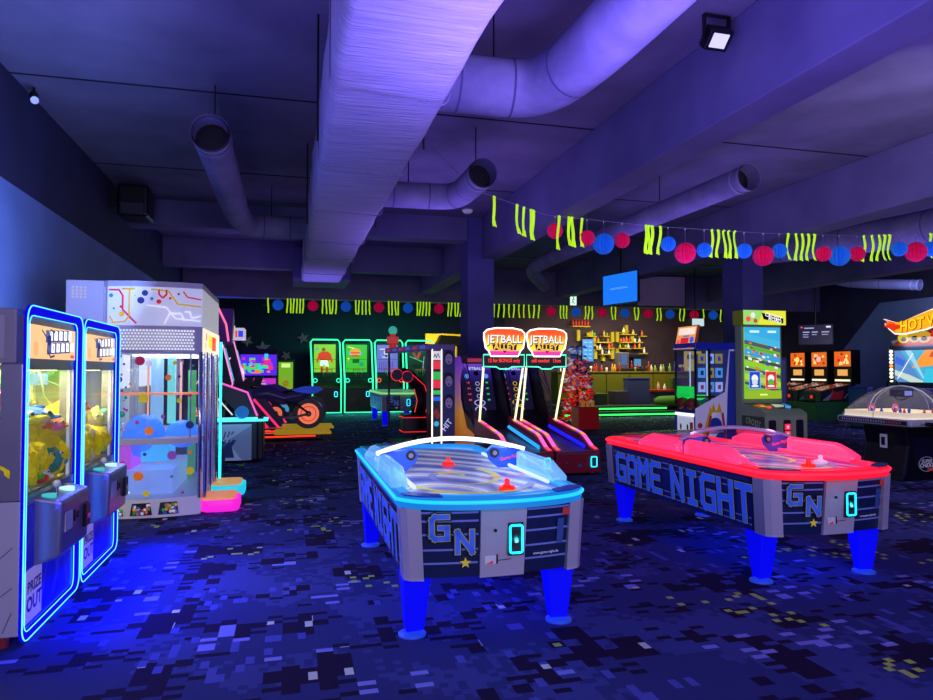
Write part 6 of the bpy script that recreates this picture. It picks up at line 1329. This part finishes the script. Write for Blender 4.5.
p = at(698, 323, 18.0); t = thing('light_box', 'white lit box hanging behind the tilted marquee', 'lamp', (p.x, 18.0, p.z - .1)); mb = MB(); mb.box(-.2, .28, 0, .3, 0, .24, DARK); mb.build('box_body', t); mb = MB(); mb.box(-.2, .2, -.01, 0, .01, .23, E('#c8e0e8', .9)); mb.build('lit_face', t); mb = MB(); mb.cyl((0, .15, .24), (0, .15, CEIL - p.z + .1), .015, BLACK, n=6); mb.build('ceiling_rod', t)

# ------------------------------------------------------------------ garlands
m_lime = M('#c8ff10', .6, em=.55); m_pink = M('#ff1870', .7, em=.10); m_bl = M('#2890ff', .7, em=.11)
def honeycomb(name, loc, r, m, label, group, string=.1):
    t = thing(name, label, 'paper ball', loc, loc[0] * 3, group)
    mb = MB(); seg = 16; rings = 10; vs = []; fs = []
    for i in range(rings + 1):
        a = PI * i / rings
        for k in range(seg * 2):
            q = 1 if k % 2 == 0 else .62; b = 2 * PI * k / (seg * 2) + (.06 if i % 2 else 0); vs.append((r * q * math.sin(a) * math.cos(b), r * q * math.sin(a) * math.sin(b), r * math.cos(a) - r - string))
    n = seg * 2
    for i in range(rings):
        for k in range(n): fs.append((i * n + k, (i + 1) * n + k, (i + 1) * n + (k + 1) % n, i * n + (k + 1) % n))
    mb.add(vs, fs, m); mb.build('paper_ball', t)
    mb = MB(); mb.cyl((0, 0, 0), (0, 0, -string - .01), .004, M('#8080a0', .6), n=4); mb.box(-.006, .006, -.006, .006, -.03, 0, WHITE); mb.build('hanging_string', t)
    return t
def streamer(loc, L, wd, seed, label, group, far=False):
    rr = random.Random(seed); n = 7; A = []; B = []; sw = rr.uniform(-.035, .03); ph = rr.uniform(0, 6)
    for k in range(n + 1):
        f = k / n; x = sw * f * f + .004 * math.sin(ph + f * 7); y = .03 * math.sin(ph + 5 * f); z = -L * f; tw = .3 * math.sin(ph + 3 * f)
        A.append(V((x - wd / 2 * math.cos(tw), y - wd / 2 * math.sin(tw), z))); B.append(V((x + wd / 2 * math.cos(tw), y + wd / 2 * math.sin(tw), z)))
    mb = MB(); mb.strip(A, B, m_lime); mb.strip([a + V((0, .004, 0)) for a in A], [b + V((0, .004, 0)) for b in B], m_lime)
    mb.tube([V((0, 0, .012)), V((0, 0, -.012))], wd * .45, m_lime, 6)
    if not far: mb.strip([A[-3] + V((.01, .01, 0)), A[-2] + V((.025, .01, 0)), A[-1] + V((.045, .01, -.01))], [B[-3] + V((.0, .01, 0)), B[-2] + V((.015, .01, 0)), B[-1] + V((.03, .01, -.01))], m_lime)
    return tag(mb.build('streamer', loc=loc), label, 'streamer', group)
YG = 9.2
def sy(x):       # string height in the photo
    P = [(475, 190), (545, 215), (585, 219), (650, 226), (760, 233), (860, 236), (960, 233)]
    for (a, b), (c, d) in zip(P[:-1], P[1:]):
        if x <= c: return b + (d - b) * (x - a) / (c - a)
    return 233
mb = MB(); mb.tube([V((1.9, YG, CEIL))] + [at(x, sy(x), YG) for x in range(475, 960, 12)], .004, M('#9a9ac0', .6), 4); tag(mb.build('garland_string'), 'thin string of the near garland crossing the right half under the beams', 'string')
sx = [(494, 1), (517, 1), (524, 1), (531, 0), (533, 0), (559, 1), (569, 0), (572, 0), (582, 1), (646, 0), (649, 0), (652, 0), (660, 1), (712, 1), (718, 1), (724, 1), (729, 1), (735, 1), (788, 1), (796, 1), (802, 1), (808, 1), (814, 1), (864, 1), (872, 1), (879, 1), (884, 1), (889, 1), (930, 1)]
grp = [(500, 'alone at its left end'), (540, 'in its first bunch from the left'), (590, 'in the bunch beside its first pink balls'), (670, 'in its third bunch, right of the three balls'), (740, 'in its fourth bunch'), (820, 'in its fifth bunch'), (900, 'in its sixth bunch near the right edge'), (960, 'at the right edge')]
for x, w_ in sx:
    g_ = next(s for l, s in grp if x <= l); p = at(x, sy(x), YG - (.2 if x == 559 else 0))
    streamer(p, .42 if x != 559 else .48, .038 if w_ else .045, x, 'lime green streamer on the near garland, ' + g_, 'near garland streamers ' + g_)
for x, y, r, c in ((555, 231, .125, 'p'), (587, 238, .125, 'p'), (603.5, 244, .17, 'b'), (622, 240.5, .125, 'p'), (668, 244, .125, 'b'), (685, 253, .175, 'p'), (704, 250, .125, 'b'), (744, 251, .13, 'b'), (763, 256, .175, 'p'), (779, 251, .13, 'b'), (823, 254, .135, 'p'), (839, 256, .18, 'b'), (857, 254, .135, 'p'), (899, 249, .135, 'b'), (915.5, 252, .185, 'p'), (930, 249, .14, 'b')):
    c0 = at(x, y, YG); s0 = at(x, sy(x), YG); k = s0.z - c0.z - r * .92
    nm = 'pink' if c == 'p' else 'blue'; size = 'large' if r > .16 else 'small'
    where = {555: 'leftmost on the near garland', 587: 'left of the first large blue ball', 603.5: 'between two pink ones under the first beam', 622: 'right of the first large blue ball', 668: 'left of the first large pink ball', 685: 'first from the left', 704: 'right of the first large pink ball', 744: 'left of the middle large pink ball', 763: 'above the column, second from the left', 779: 'right of the middle large pink ball', 823: 'left of the second large blue ball', 839: 'second large one from the left', 857: 'right of the second large blue ball', 899: 'left of the rightmost large pink ball', 915.5: 'rightmost of its size', 930: 'at the right edge of the photo'}[x]
    honeycomb('honeycomb_ball', s0, r * .92, m_pink if c == 'p' else m_bl, '%s %s honeycomb paper ball, %s' % (size, nm, where), 'honeycomb balls on the near garland', max(k, .02))
# far garland
YF = 19.6; zf = at(450, 303, YF).z
mb = MB(); a = at(262, 303, YF); b = at(722, 306, YF); mb.tube([(a.x, YF, zf), (b.x, YF, zf)], .006, M('#80a070', .6, em=.1), 4); mb.tube([(a.x, YF, zf - .2), (b.x, YF, zf - .2)], .005, M('#406a50', .6, em=.05), 4); tag(mb.build('garland_string'), 'thin double string of the far garland under the deep cross beam', 'string')
balls = [(278, 'b'), (313, 'p'), (346, 'b'), (379, 'p'), (408, 'b'), (439, 'p'), (551, 'p'), (576, 'b'), (602, 'p'), (625, 'b'), (648, 'p'), (670, 'b'), (694, 'p'), (713, 'b')]
names = ['first from the left', 'second from the left', 'third from the left', 'fourth from the left', 'fifth from the left', 'just left of the yellow opening', 'right of the lane game signs', 'beside the exit sign', 'left of the bar menu', 'above the bar shelves', 'below the dark television, left side', 'below the dark television, right side', 'near the right end', 'last at the right end']
for (x, c), nme in zip(balls, names):
    p = at(x, 304, YF); honeycomb('honeycomb_ball', (p.x, YF, zf), .15, m_pink if c == 'p' else m_bl, ('pink' if c == 'p' else 'blue') + ' honeycomb ball on the far garland, ' + nme, 'honeycomb balls on the far garland', .03)
bx = [268] + [b_[0] for b_ in balls]
k = 0
for i in range(len(bx)):
    x0 = bx[i] + (8 if i else 0); x1 = (bx[i + 1] - 8) if i + 1 < len(bx) else 720
    if x1 - x0 > 60: x1 = x0 + 16
    nn = max(1, int((x1 - x0) / 2.9)) if i else 1
    for q in range(nn):
        x = x0 + (q + .5) * (x1 - x0) / nn if i else 268
        streamer((at(x, 304, YF).x, YF, zf), .40, .038, x, 'lime streamer of the far garland, right of the ball ' + names[i - 1] if i else 'single lime green streamer at the left end of the far garland', 'far garland streamers, bunch %s' % (names[i - 1] if i else 'at the left end'), True)
        k += 1
for x in range(484, 540, 5):
    streamer((at(x, 304, YF).x, YF, zf), .40, .038, x, 'lime green streamer of the far garland above the lane game signs', 'far garland streamers above the lane games', True)

# ------------------------------------------------------------------ light
def area(loc, rot, size, power, color, sy_=None, spread=None):
    l = bpy.data.lights.new('lamp', 'AREA'); l.shape = 'RECTANGLE' if sy_ else 'SQUARE'; l.size = size
    if sy_: l.size_y = sy_
    l.energy = power; l.color = color
    if spread: l.spread = spread
    o = bpy.data.objects.new('lamp', l); COL.objects.link(o); o.location = loc; o.rotation_euler = rot; return o
def point(loc, power, color, r=.05):
    l = bpy.data.lights.new('lamp', 'POINT'); l.energy = power; l.color = color; l.shadow_soft_size = r
    o = bpy.data.objects.new('lamp', l); COL.objects.link(o); o.location = loc; return o
UV = (.16, .08, 1.0); BL = (.03, .06, 1.0)
area((1.8, 3.2, 2.75), (PI, 0, 0), 2.2, 125, (.28, .19, 1), 2.5)
area((-1.6, 4.2, 2.75), (PI, 0, 0), 1.2, 34, (.32, .2, 1), 2.5)
area((6.2, 3.8, 2.9), (PI, 0, 0), 2, 46, (.28, .18, 1), 3)
area((5.9, 9.5, 2.9), (PI, 0, 0), 1.6, 32, (.30, .18, 1), 4)
area((2.2, 10, 2.9), (PI, 0, 0), 1.5, 34, (.30, .18, 1), 3)
area((.2, 15, 3.0), (PI, 0, 0), 3, 22, (.26, .18, 1), 2)
area((10.9, 10, 2.9), (PI, 0, 0), 2, 36, (.3, .2, 1), 4)
# added blue floods, unseen behind the camera, aimed down at the carpet
area((1.5, -2.5, 4.2), (math.radians(48), 0, 0), 2.5, 115, (.10, .10, 1))
area((6.5, -2.5, 4.2), (math.radians(50), 0, math.radians(-10)), 2.5, 65, (.16, .15, 1))
area((2.5, -3.5, 2.2), (math.radians(88), 0, math.radians(-8)), 2.5, 150, (.8, .7, 1))  # unseen neutral lilac fill behind the camera for front-facing panels
area((-1.2, 5.6, .45), (0, math.radians(-30), 0), .2, 45, (.0, .01, 1), 2.2)
area((-1.35, 5.6, 1.2), (0, math.radians(-88), 0), .9, 26, (.02, .03, 1), 2.2)
area((-1.3, -1.2, 2.3), (math.radians(86), 0, 0), 1.2, 46, (.85, .75, 1))  # added neutral fill for the claw machine sides, out of view
W_ = bpy.data.worlds.new('world'); SC.world = W_; W_.use_nodes = True
W_.node_tree.nodes['Background'].inputs[0].default_value = (.05, .04, .16, 1); W_.node_tree.nodes['Background'].inputs[1].default_value = .7
# machine light
for y in (5.0, 6.1): area((-2.0, y, 1.6), (0, 0, 0), .8, 38, (1, .92, .62), .7)
area((-1.6, 8.9, 1.74), (0, 0, 0), .9, 8, (.85, .9, 1), 1.2)
for X0, Y0, c in ((1.21, 3.93, (.75, .88, 1)), (3.95, 4.28, (1, .5, .65))):
    for s in (-1, 1): area((X0 + s * .42, Y0 + 1.1, 1.06), (0, s * math.radians(38), 0), .05, 1.8, c, 1.6)
    area((X0, Y0 + .9, .38), (0, 0, 0), .8, 7, (.0, .03, 1), 1.6)
area((3.2, 24.4, 3.0), (math.radians(38), 0, 0), 4.5, 90, (.08, 1, .4), .3)
area((3.2, 25.2, .25), (math.radians(70), 0, PI), 4.5, 22, (.08, 1, .5), .1)
area((12.5, 22.2, 3.5), (math.radians(-35) + PI * 0, 0, 0), 5, 0.1, (1, .8, .5), .5)
area((13.0, 24.5, 3.6), (math.radians(30), 0, 0), 5, 170, (1, .85, .55), .6)
area((12.6, 22.6, 3.5), (math.radians(10), 0, 0), 4, 70, (1, .85, .6), .5)
area((11.6, 21.0, .25), (math.radians(80), 0, PI), 4.5, 10, (.1, 1, .25), .1)
point((6.3, 28.5, 3.0), 170, (1, .85, .3), .2)
point((-1.9, 20.8, 2.6), 40, (.05, .15, 1), .1)
point((-1.0, 18.2, 1.6), 14, (.8, .1, 1), .1)
area((16.8, 19.3, .9), (0, 0, 0), .5, 14, (.1, 1, .3), 2.4)
area((16.9, 14.2, 2.4), (0, math.radians(-40), 0), .4, 30, (.6, .75, 1), 3)
area((14.5, 12.5, 3.2), (math.radians(60), 0, math.radians(-60)), 2, 60, (.35, .45, 1))
area((-1.45, 5.8, 2.35), (math.radians(112), 0, math.radians(90)), 3.6, 95, (.22, .38, 1), .4)
area((6.5, 4.5, 3.3), (math.radians(80), 0, math.radians(-25)), 2, 45, (.75, .7, 1))  # added neutral fill for the farther machines, turned away from the camera
for X0, Y0 in ((1.21, 3.9), (3.95, 4.25)): point((X0 + .10, Y0 - .09, .60), .6, (.05, .8, 1), .02)
SC.cycles.max_bounces = 6; SC.cycles.transparent_max_bounces = 24; SC.cycles.diffuse_bounces = 3; SC.cycles.caustics_reflective = False; SC.cycles.caustics_refractive = False
SC.cycles.sample_clamp_indirect = 4
